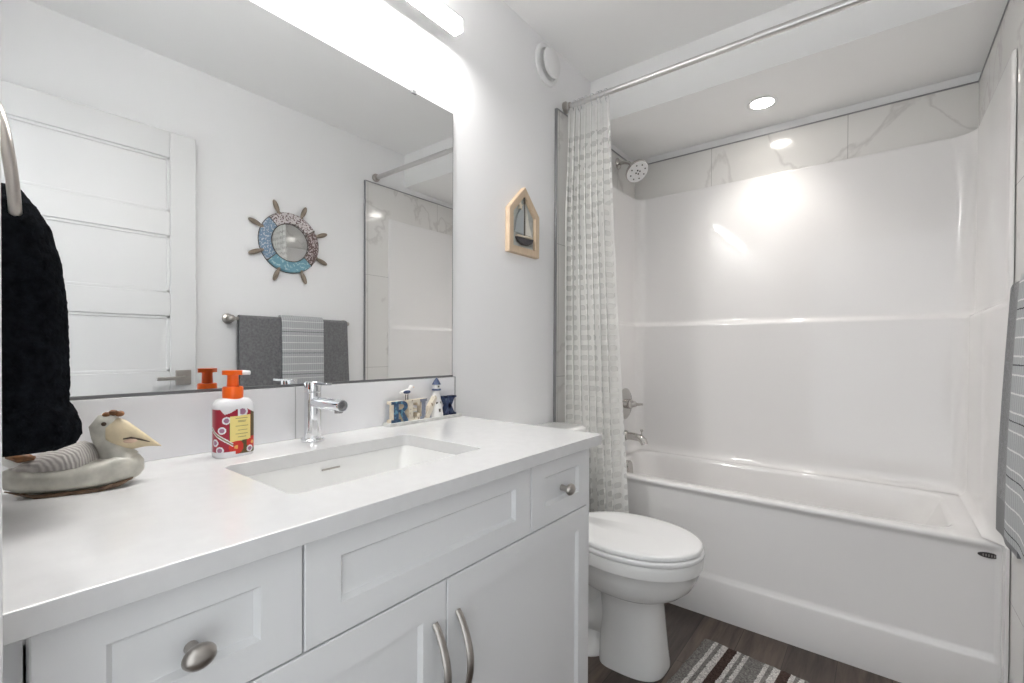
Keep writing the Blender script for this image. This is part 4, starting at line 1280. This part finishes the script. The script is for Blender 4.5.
# hull-like body, a loft of cross sections from tail to chest
sec = [(-0.090, 0.004, 0.026, 0.036), (-0.082, 0.018, 0.010, 0.041), (-0.060, 0.033, 0.002, 0.043), (-0.030, 0.040, 0.000, 0.043), (0.005, 0.042, 0.000, 0.043), (0.030, 0.041, 0.000, 0.047), (0.050, 0.036, 0.001, 0.053), (0.066, 0.028, 0.005, 0.052), (0.077, 0.017, 0.012, 0.046), (0.083, 0.006, 0.020, 0.038)]
rings = []
for x, hw, z0, z1 in sec:
    ring = []
    for q_ in range(32):
        a = 2 * PI * q_ / 32
        c, s_ = math.cos(a), math.sin(a)
        e = 2.5
        ring.append((x, hw * math.copysign(abs(c) ** (2 / e), c), (z0 + z1) / 2 + (z1 - z0) / 2 * math.copysign(abs(s_) ** (2 / e), s_)))
    rings.append(ring)
m.loft(rings)
# neck and head grow out of the chest
nk = [(0.052, 0.038, 0.027), (0.044, 0.053, 0.0200), (0.035, 0.068, 0.0150), (0.029, 0.082, 0.0140), (0.028, 0.095, 0.016), (0.034, 0.104, 0.0155), (0.043, 0.107, 0.012), (0.049, 0.105, 0.006)]
m.tube([(x, 0, z) for x, z, r in nk], [r for x, z, r in nk], 22)
m.build('body', 'pelbody', pl, xf=pel, angle=80)
# folded wings: a low textured mound inside the rim of the back
m = MB()
rings = []
for x, hw, zt in ((-0.078, 0.008, 0.045), (-0.065, 0.020, 0.052), (-0.04, 0.031, 0.064), (-0.012, 0.033, 0.073), (0.006, 0.030, 0.076), (0.016, 0.022, 0.071), (0.026, 0.010, 0.057)):
    rings.append([(x, hw * math.cos(PI * q_ / 16), 0.038 + (zt - 0.038) * math.sin(PI * q_ / 16) ** 0.9) for q_ in range(17)])
m.loft(rings)
wg = m.build('wings', 'pelwing', pl, xf=pel, angle=80)
m = MB()
m.tube([(-0.062, 0.004, 0.046), (-0.080, 0.002, 0.056), (-0.096, 0.0, 0.068)], [0.013, 0.011, 0.003], 14, flat=1.5)
m.build('tail', 'white', pl, xf=pel, angle=80)
m = MB()
m.tube([(-0.046, -0.020, 0.058), (-0.062, -0.017, 0.060), (-0.078, -0.013, 0.062)], [0.003, 0.008, 0.003], 10, flat=1.4)
m.build('tail_mark', 'pelbrown', pl, xf=pel, angle=80)
# beak: upper bill and pouch
m = MB()
bk = [(0.036, 0.0885, 0.0235, 0.0155), (0.048, 0.085, 0.0270, 0.0155), (0.060, 0.0805, 0.0250, 0.0140), (0.072, 0.0755, 0.0185, 0.0115), (0.084, 0.0705, 0.0115, 0.0085), (0.095, 0.0650, 0.0060, 0.0055), (0.103, 0.0605, 0.0025, 0.0028), (0.107, 0.0580, 0.0006, 0.0008)]
rings = [[(x, hy2 * math.cos(2 * PI * q_ / 24), z + hz * math.sin(2 * PI * q_ / 24)) for q_ in range(24)] for x, z, hz, hy2 in bk]
m.loft(rings)
bkp = m.build('beak', 'pelbeak', pl, xf=pel, angle=80)
m = MB()
m.tube([(0.058, -0.0140, 0.0765), (0.068, -0.0122, 0.0775), (0.080, -0.0095, 0.0730), (0.092, -0.0066, 0.0675)], [0.001, 0.0017, 0.0015, 0.0006], 8)
m.build('mouth_line', 'peldark', bkp, xf=pel)
m = MB()
m.ball((0.066, -0.0105, 0.0725), (0.0105, 0.0045, 0.0040), 14, 8)
m.build('pouch', 'pelmouth', bkp, xf=pel)
# rust tuft and eyes
m = MB()
for dx, dz in ((0.0, 0.0), (0.008, 0.003), (0.016, 0.001)):
    m.ball((0.036 + dx, -0.004, 0.1165 + dz), (0.0065, 0.006, 0.005), 12, 8)
m.build('crest', 'pelbrown', pl, xf=pel)
for s_ in (-1, 1):
    MB().ball((0.034, s_ * 0.0150, 0.103), (0.0035, 0.002, 0.0035), 10, 8).build('eye', 'peldark', pl, xf=pel)
m = MB()
m.tube([(-0.080, -0.0150, 0.010), (-0.04, -0.0385, 0.0025), (0.0, -0.0405, 0.0025), (0.032, -0.0390, 0.003), (0.056, -0.0310, 0.007), (0.072, -0.0205, 0.013)], [0.001, 0.003, 0.003, 0.0035, 0.004, 0.001], 10)
m.build('base_wash', 'pelbase', pl, xf=pel)
